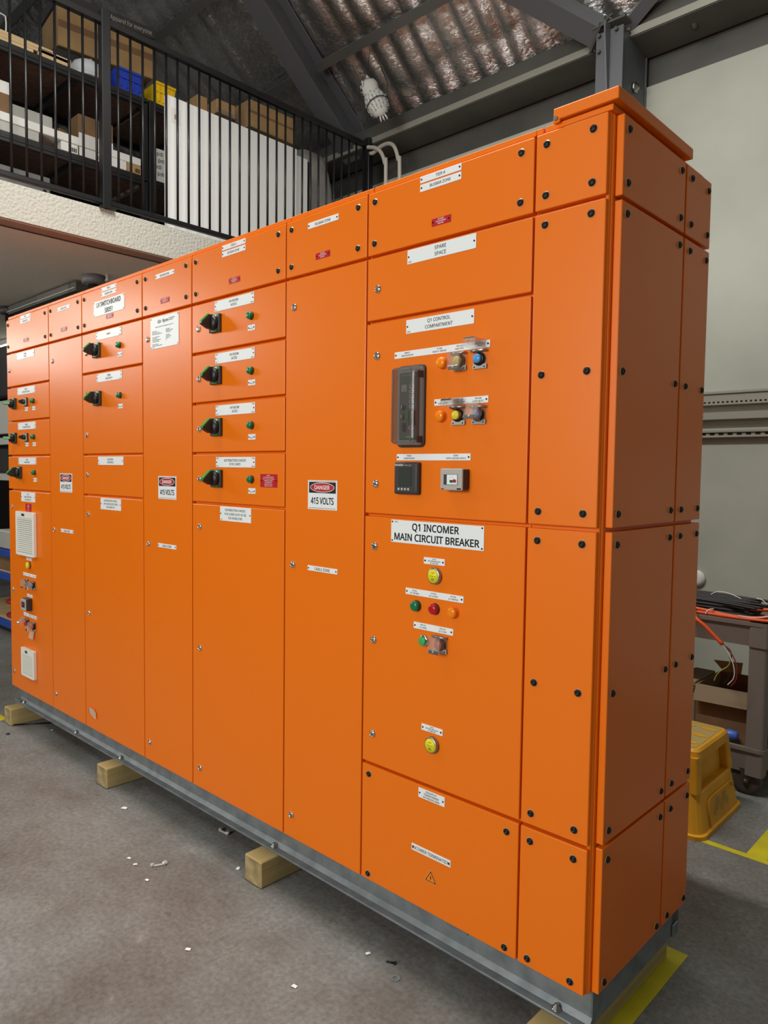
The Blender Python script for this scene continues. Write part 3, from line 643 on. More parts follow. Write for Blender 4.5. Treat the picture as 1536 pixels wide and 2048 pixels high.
# earth leakage device
b = MB(); b.box(-.460, -.388, -.026, 0, 1.480, 1.536, 'dark_grey', .002, 1); el = b.build('earth_leakage_relay', R6)
b = MB(); b.box(-.466, -.3885, -.034, -.026, 1.4765, 1.5375, 'light_grey', .003, 2); b.box(-.453, -.404, -.0346, -.034, 1.492, 1.521, 'dark_grey'); b.box(-.441, -.405, -.0352, -.0346, 1.493, 1.520, 'white_plate')
b.cyl((-.424, -.035, 1.502), (-.424, -.040, 1.502), .0042, 'lamp_green', 12); b.cyl((-.413, -.035, 1.503), (-.413, -.040, 1.503), .0048, 'meter_red', 12); b.box(-.462, -.452, -.0346, -.034, 1.4785, 1.482, 'meter_red'); b.box(-.406, -.392, -.0346, -.034, 1.479, 1.483, 'black_ink')
for k in range(6): a = math.radians(30 + 24 * k); b.box(-.424 + .012 * math.cos(a) - .0004, -.424 + .012 * math.cos(a) + .0004, -.0356, -.0352, 1.502 + .012 * math.sin(a) - .001, 1.502 + .012 * math.sin(a) + .001, 'black_ink')
b.build('faceplate', el)
# incomer door
d = door(6, .595, 1.385); locks(d, -.752, [1.292, .994, .691])
nameplate(d, -.682, -.334, 1.311, 1.380, [('Q1 INCOMER', 0, 1.362, .0205, 1.0), ('MAIN CIRCUIT BREAKER', 0, 1.330, .0205, 1.0)], screws=4, corner=[('T4F3', -.668, 1.374, 'l')])
for (x0, x1, z, t) in ((-.549, -.470, 1.266, ('H1101', 'LIVE LINE INDICATOR', 'Q1 LOAD SIDE')), (-.548, -.467, .766, ('H1010', 'LIVE LINE INDICATOR', 'Q1 LINE SIDE'))):
    nameplate(d, x0, x1, z - .0100, z + .0100, [(s, 0, z + .006 - k * .0058, .0040, .85) for k, s in enumerate(t)])
    zi = z - .0415 if z > 1 else z - .0445; xi = -.504
    b = MB(); b.lathe((xi, 0, zi), (0, -1, 0), [(0, .0245), (.010, .0245), (.0125, .0225), (.0125, .020)], 'steel', 28); o = b.build('live_line_indicator', R6)
    b = MB(); b.lathe((xi, -.011, zi), (0, -1, 0), [(0, .0205), (.0020, .0205), (.0022, .0003)], 'indicator_yellow', 28); y = -.0136
    b.box(xi - .007, xi + .005, y, -.013, zi + .0085, zi + .0098, 'black_ink'); b.box(xi - .010, xi - .006, y, -.013, zi - .001, zi + .0005, 'black_ink'); b.box(xi + .004, xi + .008, y, -.013, zi - .001, zi + .0005, 'black_ink'); b.box(xi - .002, xi, y, -.013, zi - .0025, zi + .0005, 'black_ink')
    b.box(xi - .006, xi + .004, y, -.013, zi - .0085, zi - .007, 'black_ink'); b.box(xi - .007, xi + .005, y, -.013, zi - .0125, zi - .0112, 'black_ink'); b.build('indicator_face', o)
nameplate(d, -.619, -.400, 1.157, 1.177, [('H1102', -.073, 1.171, .0045), ('Q1 OPENED', -.073, 1.1635, .0045), ('H1103', 0, 1.171, .0045), ('Q1 CLOSED', 0, 1.1635, .0045), ('H1104', .073, 1.171, .0045), ('Q1 TRIPPED', .073, 1.1635, .0045)])
for x, m in ((-.574, 'lamp_green'), (-.503, 'lamp_red'), (-.433, 'lamp_amber')): indicator(R6, x, 1.127, m, .0155)
nameplate(d, -.585, -.435, 1.058, 1.078, [('PB1101', -.037, 1.072, .0045), ('Q1 OPEN', -.037, 1.0645, .0045), ('PB1102', .037, 1.072, .0045), ('Q1 CLOSE', .037, 1.0645, .0045)])
button(R6, -.541, 1.027, 'cap_green', .013); lid_guard(R6, -.503, -.455, 1.001, 1.052, 'cap_red', .04)
d = panel(R6, -.797, -.203, .205, .585, 'cover_panel'); screws(d, [(-.766, .555), (-.765, .226), (-.240, .551), (-.239, .225)])
nameplate(d, -.556, -.455, .5475, .5775, stack(.5625, ['ISOLATE AT', 'TRANSFORMER', 'HV FEEDER CB04'], .0058, .0088)); nameplate(d, -.580, -.429, .3755, .3965, stack(.386, ['INCOMER TERMINATION'], .0100))
b = MB()
def tri(s_, y, m, dz=0): b.prism([(-.503, y, .3435 - (.046 - s_) * .0 + dz), (-.503 - s_ * .56, y, .3435 - s_ * .97 + dz), (-.503 + s_ * .56, y, .3435 - s_ * .97 + dz)], (0, .0006, 0), m)
tri(.046, -.0008, 'lamp_amber'); b2 = b
def tri2(sc, y, m): c = (-.503, .3140); b.poly([(c[0], y, c[1] + .0265 * sc), (c[0] - .0245 * sc, y, c[1] - .0135 * sc), (c[0] + .0245 * sc, y, c[1] - .0135 * sc)], m)
tri2(.92, -.0012, 'paper_tan'); tri2(.86, -.0014, 'black_ink'); tri2(.68, -.0016, 'lamp_amber')
b.poly([(-.5010, -.0019, .3255), (-.5075, -.0019, .3150), (-.5030, -.0019, .3160), (-.5060, -.0019, .3045), (-.4985, -.0019, .3175), (-.5025, -.0019, .3168)], 'black_ink'); b.build('hazard_label', d)
# ---- column 8 (corner) : front, side and rear panels, lid
R7 = cabs[7]
rows = [(2.195, 2.385, ZC), (1.395, 2.185, (2.156, 1.779, 1.429)), (.595, 1.385, (1.353, .979, .627)), (.205, .585, (.551, .228))]
for z0, z1, zs in rows:
    d = panel(R7, -.197, -.002, z0, z1, 'cover_panel'); screws(d, [(x, z) for x in (-.166, -.039) for z in zs])
    for y0, y1, ys in ((.033, .4125, (.059, .382)), (.4215, .606, (.456, .580))):
        b = MB(); b.box(.0035, .0232, y0, y1, z0, z1, 'orange', .0028, 2); d = b.build('side_panel', R7); screws(d, [(y, z) for y in ys for z in zs], True)
b = MB(); b.box(-.147, .026, -.006, .452, 2.405, 2.434, 'orange', .003, 2); b.box(-.147, -.128, -.007, .0, 2.397, 2.41, 'orange', .002, 1); b.cyl((-.138, -.006, 2.407), (-.138, -.012, 2.407), .006, 'steel', 6); b.build('lid', R7)
b = MB(); b.box(-.012, .0, .012, .034, .2, 2.39, 'orange', .007, 3); b.build('corner_post', R7)

# ---- base frame and timber
bf = thing('base_frame', 'long galvanised steel channel skid under the orange switchboard', 'base frame', (-1.9, .3, .1))
b = MB(); b.box(-3.79, 0, .050, .058, .1, .2, 'galvanised', .002, 1); b.prism([(-3.79, .05, .108), (-3.79, .038, .108), (-3.79, .05, .122)], (3.79, 0, 0), 'galvanised'); b.build('web', bf)
b = MB(); b.box(-3.79, 0, .012, .060, .1, .108, 'galvanised', .0025, 2); b.build('flange', bf)
b = MB(); b.box(-.008, 0, .050, .612, .1, .2, 'galvanised', .002, 1); b.box(-.0, .006, .560, .600, .100, .140, 'galvanised', .003, 1); b.build('end_channel', bf)
b = MB(); b.box(-3.79, 0, .560, .615, .1, .2, 'galvanised'); b.build('rear_channel', bf)
b = MB(); b.box(-3.80, -3.73, .015, .05, .108, .116, 'galvanised', .002, 1); b.build('end_lug', bf)
for x in (-3.70, -2.989, -2.493, -1.293, -.093):
    b = MB(); b.lathe((x, .034, .108), (0, 0, 1), [(0, .015), (.002, .015), (.0022, .010), (.008, .010), (.0082, .006), (.013, .006), (.0132, .0003)], 'steel', 12); b.build('hex_bolt', bf)
b = MB(); b.box(-.478, -.398, .046, .050, .160, .2, 'galvanised', .003, 1)
for x in (-.470, -.404): b.cyl((x, .046, .188), (x, .040, .188), .005, 'steel', 8)
b.build('lug_plate', bf)
for x0, y0, lb in ((-3.745, -.065, 'squared timber block under the far left end of the skid'), (-2.537, -.068, 'squared timber block under the skid, second from the left end'), (-1.345, -.065, 'squared timber block under the skid, with a knot in its end, near the middle'), (-.130, -.062, 'squared timber block under the near corner, mostly cut off by the picture edge')):
    b = MB(); b.box(x0, x0 + .10, y0, .61, 0, .0995, 'timber', .004, 1)
    for f in b.bm.faces:
        if abs(f.normal.y) > .9: f.material_index = b.mi('timber_end')
    b.bm.normal_update()
    for f in b.bm.faces:
        if f.normal.y < -.9: f.material_index = b.mi('timber_end')
    tag(b.build('timber_block'), lb, 'timber', 'timber blocks the skid rests on')

# ================================================================== FLOOR: tape and litter
def tape(x0, x1, y0, y1, lb):
    b = MB(); b.box(x0, x1, y0, y1, .0003, .0012, 'tape_yellow'); tag(b.build('floor_tape'), lb, 'floor tape', 'yellow floor tape')
tape(-.055, .018, -.2, .66, 'yellow floor tape running along the end of the switchboard')
tape(-.62, .60, 1.432, 1.465, 'narrow yellow floor tape running in front of the yellow stool')
tape(-.055, .022, 1.466, 3.2, 'wide yellow floor tape heading to the back wall at right')
tape(-4.4, -3.79, -.075, -.03, 'short piece of yellow floor tape beside the far left timber block')
def scrap(x, y, s, lb, m='paper', rot=0, grp='white paper scraps on the floor'):
    b = MB(); c, t = math.cos(rot), math.sin(rot)
    P = [(x + (a * c - q * t) * s, y + (a * t + q * c) * s, .002 + h * s) for a, q, h in ((-1, -.6, 0), (0, -.7, .12), (1, -.5, 0), (.9, .6, .1), (-.1, .5, .2), (-.95, .7, 0))]
    b.prism(P, (0, 0, .0008), m); tag(b.build('paper_scrap'), lb, 'paper', grp)
scrap(-1.783, -.296, .008, 'small white paper scrap, left one of the pair beside the plastic clip', rot=.3); scrap(-1.724, -.301, .008, 'small white paper scrap, right one of the pair beside the plastic clip', rot=.9)
scrap(-1.593, -.324, .008, 'small white paper scrap just in front of the plastic clip', rot=.2); scrap(-1.139, -.432, .009, 'white paper scrap alone on the open floor left of the dark stain', rot=.5)
scrap(-.768, -.304, .009, 'white paper scrap on the floor farthest from the board, near the bottom edge', rot=.1); scrap(-.716, -.046, .008, 'white paper scrap on the shade line beside the screw', rot=1.1)
scrap(-2.195, -.104, .014, 'pale flat scrap in front of the second timber block', rot=.4); scrap(-1.42, -.04, .010, 'thin white sliver left of the middle timber block', rot=2.2); scrap(-3.413, .078, .008, 'tiny white scrap under the left end of the skid', rot=.2)
def clip(x, y, rot, lb):
    b = MB()
    b.box(-.028, .028, -.005, .005, 0, .006, 'light_grey', .002, 1); b.cyl((-.024, 0, 0), (-.024, 0, .012), .007, 'light_grey', 10); b.cyl((.024, 0, 0), (.024, 0, .014), .007, 'light_grey', 10); b.box(.014, .032, -.006, .006, .006, .012, 'white_plate', .002, 1)
    bmesh.ops.transform(b.bm, matrix=Matrix.Translation((x, y, .0005)) @ Matrix.Rotation(rot, 4, 'Z'), verts=b.bm.verts)
    tag(b.build('plastic_clip'), lb, 'clip', 'plastic clips dropped on the floor')
clip(-1.654, -.242, 1.1, 'pale plastic clip among the paper scraps on the open floor'); clip(-1.693, .082, .05, 'pale plastic clip lying in the shade under the skid')
b = MB(); b.ring_loft([[Vector((-.578 + r * math.cos(a), -.069 + r * math.sin(a), z)) for a in [2 * math.pi * k / 24 for k in range(24)]] for r, z in ((.008, .0005), (.015, .0005), (.015, .0025), (.008, .0025), (.008, .0005))], 'galvanised', False, False, smooth=False); tag(b.build('washer'), 'round steel washer lying on the floor near the skid', 'washer')
b = MB(); b.cyl((-.648, -.034, .003), (-.625, -.022, .003), .0025, 'dark_steel', 8); b.cyl((-.625, -.022, .003), (-.621, -.020, .003), .006, 'dark_steel', 8); tag(b.build('screw'), 'small dark screw on the floor beside the washer', 'screw')
b = MB(); b.cyl((-3.655, -.06, .006), (-3.50, .16, .006), .004, 'dark_steel', 6); tag(b.build('rod'), 'thin dark rod on the floor beside the far left timber block', 'rod')
for x, y, s, lb in ((-3.524, -.124, .012, 'tiny dark crumb on the floor in front of the far left block'), (-1.55, .20, .010, 'tiny dark crumb under the skid behind the shaded clip')):
    b = MB(); b.lathe((x, y, 0), (0, 0, 1), [(0, s), (s * .5, s * .7), (s * .7, .001)], 'rubber', 7); tag(b.build('crumb'), lb, 'crumb')

# ================================================================== RIGHT: stool and cart
st = thing('step_stool', 'yellow plastic step stool with worn lettering, behind the board end', 'stool', (-.43, 1.67, 0))
def srect(z, gx, gy, r=.05): return rrect(-.655 + gx, -.215 - gx, 1.418 + gy, 1.925 - gy, z, r)
b = MB(); b.ring_loft([srect(0, -.004, -.004), srect(.018, -.004, -.004), srect(.022, .006, .006), srect(.165, .030, .030), srect(.178, .032, .032), srect(.186, .040, .040)], 'stool', smooth=False)
b.ring_loft([rrect(-.61, -.285, 1.50, 1.85, .18, .03), rrect(-.605, -.295, 1.51, 1.84, .315, .03)], 'stool', smooth=False); b.build('body', st)
for y0, y1 in ((1.452, 1.505), (1.838, 1.892)):
    b = MB(); b.ring_loft([rrect(-.62, -.25, y0, y1, .18, .012), rrect(-.60, -.262, y0 + (.012 if y0 < 1.6 else -.022), y1 + (.022 if y0 < 1.6 else -.030), .33, .012)], 'stool', smooth=False); b.build('side_wall', st)
b = MB(); b.ring_loft([rrect(-.605, -.258, 1.472, 1.868, .315, .03), rrect(-.60, -.262, 1.478, 1.862, .352, .03), rrect(-.592, -.270, 1.486, 1.854, .362, .03)], 'stool', smooth=False); b.ring_loft([rrect(-.58, -.285, 1.50, 1.84, .361, .02), rrect(-.58, -.285, 1.50, 1.84, .3635, .02)], 'stool_grip', smooth=False)
tp = b.build('platform', st)
for yy in (1.56, 1.67, 1.78):
    for xx in (-.52, -.42, -.33):
        b = MB(); b.ring_loft([[Vector((xx + .036 * math.cos(a), yy + .016 * math.sin(a), z)) for a in [2 * math.pi * k / 14 for k in range(14)]] for z in (.3635, .3655)], 'stool', smooth=False); b.build('grip_pad', tp)
b = MB(); fr = lambda y, z: (-.2195 - .024 * (z - .02) / .145 + .0035, y, z)
pth = [fr(y, z) for y, z in ((1.53, .03), (1.53, .115), (1.545, .135), (1.57, .142), (1.80, .142), (1.825, .135), (1.835, .115))]
b.tube(pth, .0035, 'stool', 6)

for k in range(7):
    y = 1.60 + k * .026; z = .055 + .012 * (k % 3); h = .035 + .01 * ((k * 2) % 3)
    b.prism([fr(y, z), fr(y + .008, z), fr(y + .016, z + h), fr(y + .010, z + h)], (.0012, 0, 0), 'stool_grip')
b.build('embossing', st)

ct = thing('utility_cart', 'grey-brown plastic utility cart loaded with cables against the back wall', 'cart', (-.65, 2.3, 0))
CX0, CX1, CY0, CY1 = -1.10, -.158, 2.03, 2.60
def tray(z0, z1, nm):
    b = MB(); rg = lambda g, z: rrect(CX0 + g, CX1 - g, CY0 + g, CY1 - g, z, .035)
    b.ring_loft([rg(.012, z0), rg(.004, z1 - .02), rg(-.004, z1 - .018), rg(-.004, z1), rg(.018, z1), rg(.03, z0 + .055), ], 'cart', smooth=False)
    b.build(nm, ct)
tray(.722, .838, 'top_tray'); tray(.112, .235, 'bottom_tray')
for x in (CX0 + .045, CX1 - .047):
    for y in (CY0 + .04, CY1 - .04):
        b = MB(); b.ring_loft([rrect(x - .042, x + .042, y - .036, y + .036, z, .016) for z in (.10, .735)], 'cart', smooth=False); b.ring_loft([rrect(x - .044, x + .046, y - .042, y + .04, z, .016) for z in (.720, .838)], 'cart', smooth=False); b.build('leg', ct)
        xw = x - .035; b = MB(); b.lathe((xw, y - .018, .068), (0, 1, 0), [(0, .046), (.0, .066), (.006, .068), (.030, .068), (.036, .066), (.036, .046), (.030, .044), (.030, .001)], 'wheel_grey', 26)
        wl = b.build('caster', ct)
        b = MB(); b.prism([(xw - .028, y - .030, .128), (xw + .030, y - .030, .128), (xw + .012, y - .030, .058), (xw - .012, y - .030, .058)], (0, .006, 0), 'dark_grey'); b.prism([(xw - .028, y + .026, .128), (xw + .030, y + .026, .128), (xw + .012, y + .026, .058), (xw - .012, y + .026, .058)], (0, .006, 0), 'dark_grey'); b.cyl((xw, y - .036, .068), (xw, y + .036, .068), .008, 'steel', 8); b.build('fork', wl)
# things on the cart
def curve(pts, n=10):
    P = [Vector(p) for p in pts]; P = [P[0] * 2 - P[1]] + P + [P[-1] * 2 - P[-2]]; out = []
    for i in range(1, len(P) - 2):
        for k in range(n):
            t = k / n; a, b_, c, d_ = P[i - 1], P[i], P[i + 1], P[i + 2]
            out.append(.5 * ((2 * b_) + (c - a) * t + (2 * a - 5 * b_ + 4 * c - d_) * t * t + (3 * b_ - a - 3 * c + d_) * t ** 3))
    out.append(P[-2]); return out
random.seed(3)
for k in range(28):
    y = 2.13 + (k % 7) * .042; z = .846 + (k // 7) * .0160; e = -.20 - random.uniform(0, .12); h = random.uniform(-.004, .004)
    b = MB(); b.tube(curve([(-.98 + random.uniform(-.04, .08), y, z), (-.72, y + h, z + .006), (-.50, y - h, z + .004), (-.36, y + h * 2, z), (e, y + random.uniform(-.03, .03), z - .004)], 6), .0068, 'cable_black', 7)
    tag(b.build('black_cable'), 'black cable lying lengthwise in the bundle on the cart top', 'cable', 'black cables bundled on the cart top')
for pts, r, m, lb in (
    ([(-.9, 2.09, .855), (-.6, 2.08, .862), (-.476, 2.075, .858), (-.36, 2.07, .848), (-.25, 2.10, .846), (-.17, 2.14, .858), (-.05, 2.2, .87)], .009, 'cable_orange', 'orange cable lying over the black bundle and bending up at the right'),
    ([(-.9, 2.055, .847), (-.6, 2.052, .847), (-.476, 2.05, .848), (-.34, 2.045, .847), (-.22, 2.05, .847), (-.12, 2.06, .850), (-.02, 2.08, .85)], .0085, 'cable_orange', 'orange cable lying along the front rim of the cart'),
    ([(-.62, 2.20, .905), (-.545, 2.08, .888), (-.500, 2.015, .866), (-.476, 1.985, .828), (-.43, 1.98, .796), (-.346, 1.978, .722)], .0095, 'cable_orange', 'thick orange cable hanging down over the front of the cart'),
    ([(-.30, 2.18, .872), (-.24, 2.20, .874), (-.16, 2.22, .88), (-.05, 2.26, .875)], .009, 'cable_orange', 'short orange cable end behind the bundle at the right of the cart')):
    b = MB(); b.tube(curve(pts, 8), r, m, 8)
    o = tag(b.build('orange_cable'), lb, 'cable', 'orange cables on the cart')
    if 'hanging' in lb:
        for nm, p2, m2 in (('white_core', [(-.346, 1.978, .722), (-.325, 1.978, .695), (-.300, 1.978, .65), (-.288, 1.978, .606), (-.291, 1.978, .567), (-.316, 1.978, .532)], 'wire_white'), ('red_core', [(-.345, 1.98, .722), (-.318, 1.98, .70), (-.290, 1.98, .66), (-.277, 1.98, .609), (-.281, 1.98, .56), (-.303, 1.98, .526)], 'wire_red'),
                           ('earth_core', [(-.347, 1.98, .722), (-.322, 1.985, .69), (-.312, 1.985, .643), (-.322, 1.985, .618), (-.352, 1.985, .592), (-.372, 1.985, .563), (-.380, 1.985, .538)], 'wire_green'), ('blue_core', [(-.346, 1.985, .722), (-.310, 1.987, .69), (-.306, 1.987, .62), (-.313, 1.987, .57), (-.335, 1.987, .53)], 'cable_black')):
            b = MB(); b.tube(curve(p2, 8), .0026, m2, 6); b.build(nm, o)
for pts, lb in (([(-.56, 2.3, .872), (-.543, 2.3, .884), (-.50, 2.3, .916), (-.463, 2.3, .924), (-.41, 2.3, .915), (-.349, 2.3, .890), (-.33, 2.3, .878)], 'white wire arching above the black cables on the cart'), ([(-.297, 2.3, .911), (-.272, 2.3, .908), (-.252, 2.3, .890), (-.248, 2.3, .868)], 'white wire end curling down at the right of the cart top'),
                ([(-.42, 2.06, .872), (-.438, 2.05, .868), (-.447, 2.04, .856), (-.449, 2.035, .846)], 'short white wire hook over the orange cable'), ([(-.30, 2.04, .857), (-.22, 2.06, .857), (-.15, 2.10, .872), (-.05, 2.16, .88)], 'white wire lying along the orange cable at the right')):
    b = MB(); b.tube(curve(pts, 8), .0028, 'wire_white', 6); tag(b.build('white_wire'), lb, 'wire', 'white wires on the cart')
cb = thing('open_carton', 'open brown cardboard box on the bottom shelf of the cart', 'box', (-.38, 2.3, .17))
b = MB(); b.box(-.505, -.253, 2.10, 2.108, .172, .475, 'cardboard_dark'); b.box(-.505, -.253, 2.44, 2.448, .172, .475, 'cardboard_dark'); b.box(-.505, -.497, 2.108, 2.44, .172, .475, 'cardboard_dark'); b.box(-.261, -.253, 2.108, 2.44, .172, .475, 'cardboard_dark'); b.box(-.505, -.253, 2.10, 2.448, .168, .172, 'cardboard_dark'); b.build('body', cb)
b = MB(); b.prism([(-.505, 2.10, .476), (-.253, 2.10, .480), (-.253, 2.068, .405), (-.505, 2.068, .400)], (0, -.004, 0), 'cardboard_grey'); b.build('flap', cb)  # front flap's tone has its shade put into the colour
b = MB(); b.prism([(-.49, 2.446, .475), (-.40, 2.446, .475), (-.40, 2.47, .53), (-.55, 2.47, .52)], (0, .004, 0), 'cardboard'); b.build('flap', cb)
b = MB(); b.box(-.62, -.515, 2.12, 2.40, .17, .48, 'cardboard_grey', .003, 1); b.text('2', -.525, .44, .03, 'black_ink', 2.119); tag(b.build('carton'), 'grey-brown closed carton beside the open box on the cart', 'box')
b = MB(); b.box(-.18, .10, 2.66, 2.95, .47, .645, 'orange', .004, 1); b.box(-.18, .10, 2.66, 2.95, .40, .47, 'cardboard', .004, 1); b.box(-.18, .10, 2.66, 2.95, 0, .40, 'cardboard_dark', .003, 1)
tag(b.build('carton'), 'orange-topped cardboard carton behind the right leg of the cart', 'box')
tc_ = thing('hand_torch', 'small blue torch with a white light lying on the cart bottom shelf', 'torch', (-.33, 2.1, .24))
b = MB(); b.lathe((-.355, 2.068, .262), (1, .0, .1), [(0, .018), (.012, .024), (.03, .026), (.06, .020), (.068, .012)], 'torch_blue', 16); b.build('body', tc_)
b = MB(); b.lathe((-.338, 2.055, .250), (-.1, -1, .1), [(0, .013), (.004, .012), (.005, .001)], 'led', 14); b.build('lens', tc_)

# ================================================================== MEZZANINE
XM = -3.81
rl = thing('railing', 'black steel balustrade along the edge of the mezzanine', 'railing', (XM, 1.2, 3.195))
b = MB(); b.box(XM - .02, XM + .02, -1.4, 3.03, 4.345, 4.39, 'rail_black', .004, 1); b.build('top_rail', rl)
b = MB(); b.box(XM - .018, XM + .018, -1.4, 3.03, 3.222, 3.255, 'rail_black', .004, 1); b.build('bottom_rail', rl)
for y in (-1.4, .625, 3.035):
    b = MB(); b.box(XM - .030, XM + .030, y - .030, y + .030, 3.195, 4.435, 'rail_black', .005, 1); b.box(XM - .05, XM + .05, y - .05, y + .05, 3.195, 3.203, 'rail_black'); b.build('post', rl)
ys = [.625 - .0865 * (k + 1) + .03 for k in range(22)] + [.715 + .0868 * k for k in range(27)]
for y in ys:
    if -1.35 < y < 3.0 and abs(y - .625) > .05:
        b = MB(); b.cyl((XM, y, 3.25), (XM, y, 4.35), .0085, 'rail_black', 8); b.build('baluster', rl)
# shelving
XR = -4.4
rk = thing('shelving_rack', 'black steel storage rack with brown shelves behind the balustrade', 'rack', (-4.75, .3, 3.19))
for z0, nm in ((4.285, 'shelf'), (3.705, 'shelf'), (3.225, 'shelf')):
    for y0, y1 in ((-1.9, 1.245), (1.30, 2.9)):
        b = MB(); b.box(-5.15, XR - .04, y0, y1, z0 + .01, z0 + .028, 'chipboard'); b.build('shelf', rk)
        b = MB()
        for xx in (XR - .04, -5.19): b.box(xx, xx + .035, y0, y1, z0 - .035, z0 + .03, 'rack_black', .004, 1); b.box(xx + .028, xx + .040, y0, y1, z0 - .012, z0 + .004, 'rack_black', .002, 1)
        for yy in [y0 + .4 + .55 * k for k in range(6)]:
            if yy < y1 - .1: b.box(-5.15, XR - .04, yy, yy + .04, z0 - .03, z0 + .008, 'rack_black')
        b.build('shelf_beam', rk)
for y in (-1.93, 1.23, 1.29, 2.9):
    for x in (XR - .03, -5.18):
        b = MB(); b.box(x - .015, x + .03, y - .024, y + .024, 3.19, 4.315, 'rack_black', .003, 1); b.build('upright', rk)
        b = MB(); b.box(x - .03, x + .045, y - .03, y + .03, 3.19, 3.196, 'rack_black'); b.build('foot_plate', rk)
ZT, ZM, ZB = 4.3158, 3.7358, 3.2558
def carton(x0, x1, y0, y1, z0, z1, m, lb, grp=None, tp=None, rot=0, words=None, printed=False):
    b = MB(); b.box(x0, x1, y0, y1, z0, z1, m, .004, 1)
    if tp: b.box(x1 - .0005, x1 + .0006, y0 + .002, y1 - .002, z0 + (z1 - z0) * tp[0], z0 + (z1 - z0) * tp[1], tp[2])
    if words:
        for t, fy, fz, h in words: b.text(t, 0, 0, h, 'black_ink', frame=((x1 + .0012, y0 + (y1 - y0) * fy, z0 + (z1 - z0) * fz), (0, 1, 0), (0, 0, 1)), res=1)
    if printed:
        for k in range(9):
            a = y0 + (y1 - y0) * (.55 + .04 * k); b.box(x1, x1 + .001, a, a + (y1 - y0) * (.012 + .012 * (k % 3)), z0 + (z1 - z0) * .15, z0 + (z1 - z0) * .6, 'black_ink')
    if rot:
        c = Vector(((x0 + x1) / 2, (y0 + y1) / 2, z0)); bmesh.ops.transform(b.bm, matrix=Matrix.Translation(c) @ Matrix.Rotation(rot, 4, 'Z') @ Matrix.Translation(-c), verts=b.bm.verts)
    return tag(b.build('carton'), lb, 'box', grp)
# top shelf
b = MB(); b.box(-5.15, -4.72, .70, 1.40, ZT, 4.60, 'black_plastic', .01, 1); tag(b.build('black_box'), 'added black block filling the shade under the Apparel carton on the top shelf', 'case')  # added carton support, coloured black to stand in for the shade there
b = MB(); X = -4.67; Z = 4.605
b.box(X - .40, X, .712, 1.428, Z, Z + .30, 'cardboard', .005, 1); b.box(X, X + .001, .714, 1.426, Z + .135, Z + .185, 'cardboard_dark')
b.box(X - .42, X + .012, .70, 1.444, Z + .302, Z + .382, 'dark_grey', .004, 1)
b.text('Apparel for everyone', 0, 0, .034, 'light_grey', frame=((X + .0135, 1.250, Z + .342), (0, 1, 0), (0, 0, 1)), res=2, wmax=.325)
b.box(X + .012, X + .0128, .72, 1.0, Z + .312, Z + .315, 'light_grey')
M = Matrix.Translation((X, 1.07, 0)) @ Matrix.Rotation(-.12, 4, 'Z') @ Matrix.Translation((-X, -1.07, 0)); bmesh.ops.transform(b.bm, matrix=M, verts=b.bm.verts)
tag(b.build('carton'), 'large tan carton with a grey Apparel for everyone lid on the top shelf', 'box', 'cartons on the mezzanine rack')
b = MB(); b.ring_loft([[Vector((-4.52 + r * math.cos(a), .845 + r * 1.15 * math.sin(a), ZT + z)) for a in [2 * math.pi * k / 24 for k in range(24)]] for r, z in ((.135, 0), (.140, .012), (.120, .02), (.115, .07), (.09, .12), (.05, .148), (.001, .156))], 'helmet'); b.tube([(-4.40, .845, ZT + .03), (-4.43, .845, ZT + .10), (-4.47, .845, ZT + .145), (-4.52, .845, ZT + .160)], .008, 'helmet', 6)
tag(b.build('hard_hat'), 'shiny light grey hard hat on the top shelf of the rack', 'helmet')
def bin_(y0, y1, x0, x1, h, m, lb, z=ZT):
    o = thing('storage_bin', lb, 'bin', ((x0 + x1) / 2, (y0 + y1) / 2, z), 'stackable plastic parts bins')
    b = MB(); t = .006
    b.ring_loft([[Vector((x, y, z + zz)) for x, y in ((x0 + g, y0 + g), (x1 - g, y0 + g), (x1 - g, y1 - g), (x0 + g, y1 - g))] for zz, g in ((0, .018), (h, 0), (h, t), (t, .018 + t))], m, smooth=False)
    b.build('body', o)
    b = MB(); b.box(x1 - .002, x1 + .008, y0 - .004, y1 + .004, z + h - .014, z + h + .004, m, .002, 1); b.box(x1 - .014, x1 + .002, y0 + .005, y1 - .005, z + h * .55, z + h * .62, m)
    for k in range(4): yy = y0 + (y1 - y0) * (k + .6) / 4.4; b.box(x1 - .012, x1 + .001, yy, yy + .006, z + .02, z + h, m)
    b.build('rim', o)
bin_(1.012, 1.222, -4.68, -4.40, .145, 'bin_blue', 'blue plastic parts bin on the top shelf beside the hard hat')
bin_(1.325, 1.49, -4.70, -4.40, .155, 'bin_yellow', 'yellow plastic parts bin on the top shelf at the end of the rack')
o = thing('timber_stack', 'stack of pale timber offcuts lying on the top shelf', 'timber', (-4.55, .3, ZT))
for k, (y0, y1, z0) in enumerate(((-.35, .42, 0), (-.25, .655, .022), (-.3, .55, .044), (.45, .675, 0))):
    b = MB(); b.box(-4.52, -4.41, y0, y1, ZT + z0, ZT + z0 + .021 + (.03 if k == 3 else 0), 'pale_wood', .001, 1); b.build('board', o)
b = MB(); b.tube(curve([(-4.45, .06, ZT + .066), (-4.45, .06, ZT + .16), (-4.45, .10, ZT + .185), (-4.45, .24, ZT + .185), (-4.45, .26, ZT + .16), (-4.45, .26, ZT + .066)], 6), .005, 'wire_white', 6); tag(b.build('wire_handle'), 'thin white wire hoop standing on the timber offcuts', 'wire')
b = MB(); b.box(-4.60, -4.46, -.08, .09, ZT + .066, ZT + .10, 'light_grey', .008, 1); tag(b.build('tray'), 'flat grey tray on the timber offcuts at the picture edge', 'tray')
b = MB(); b.box(-4.62, -4.50, .10, .60, ZT + .066, ZT + .10, 'black_plastic', .006, 1); tag(b.build('tool_case'), 'flat black case lying on the timber offcuts', 'case')
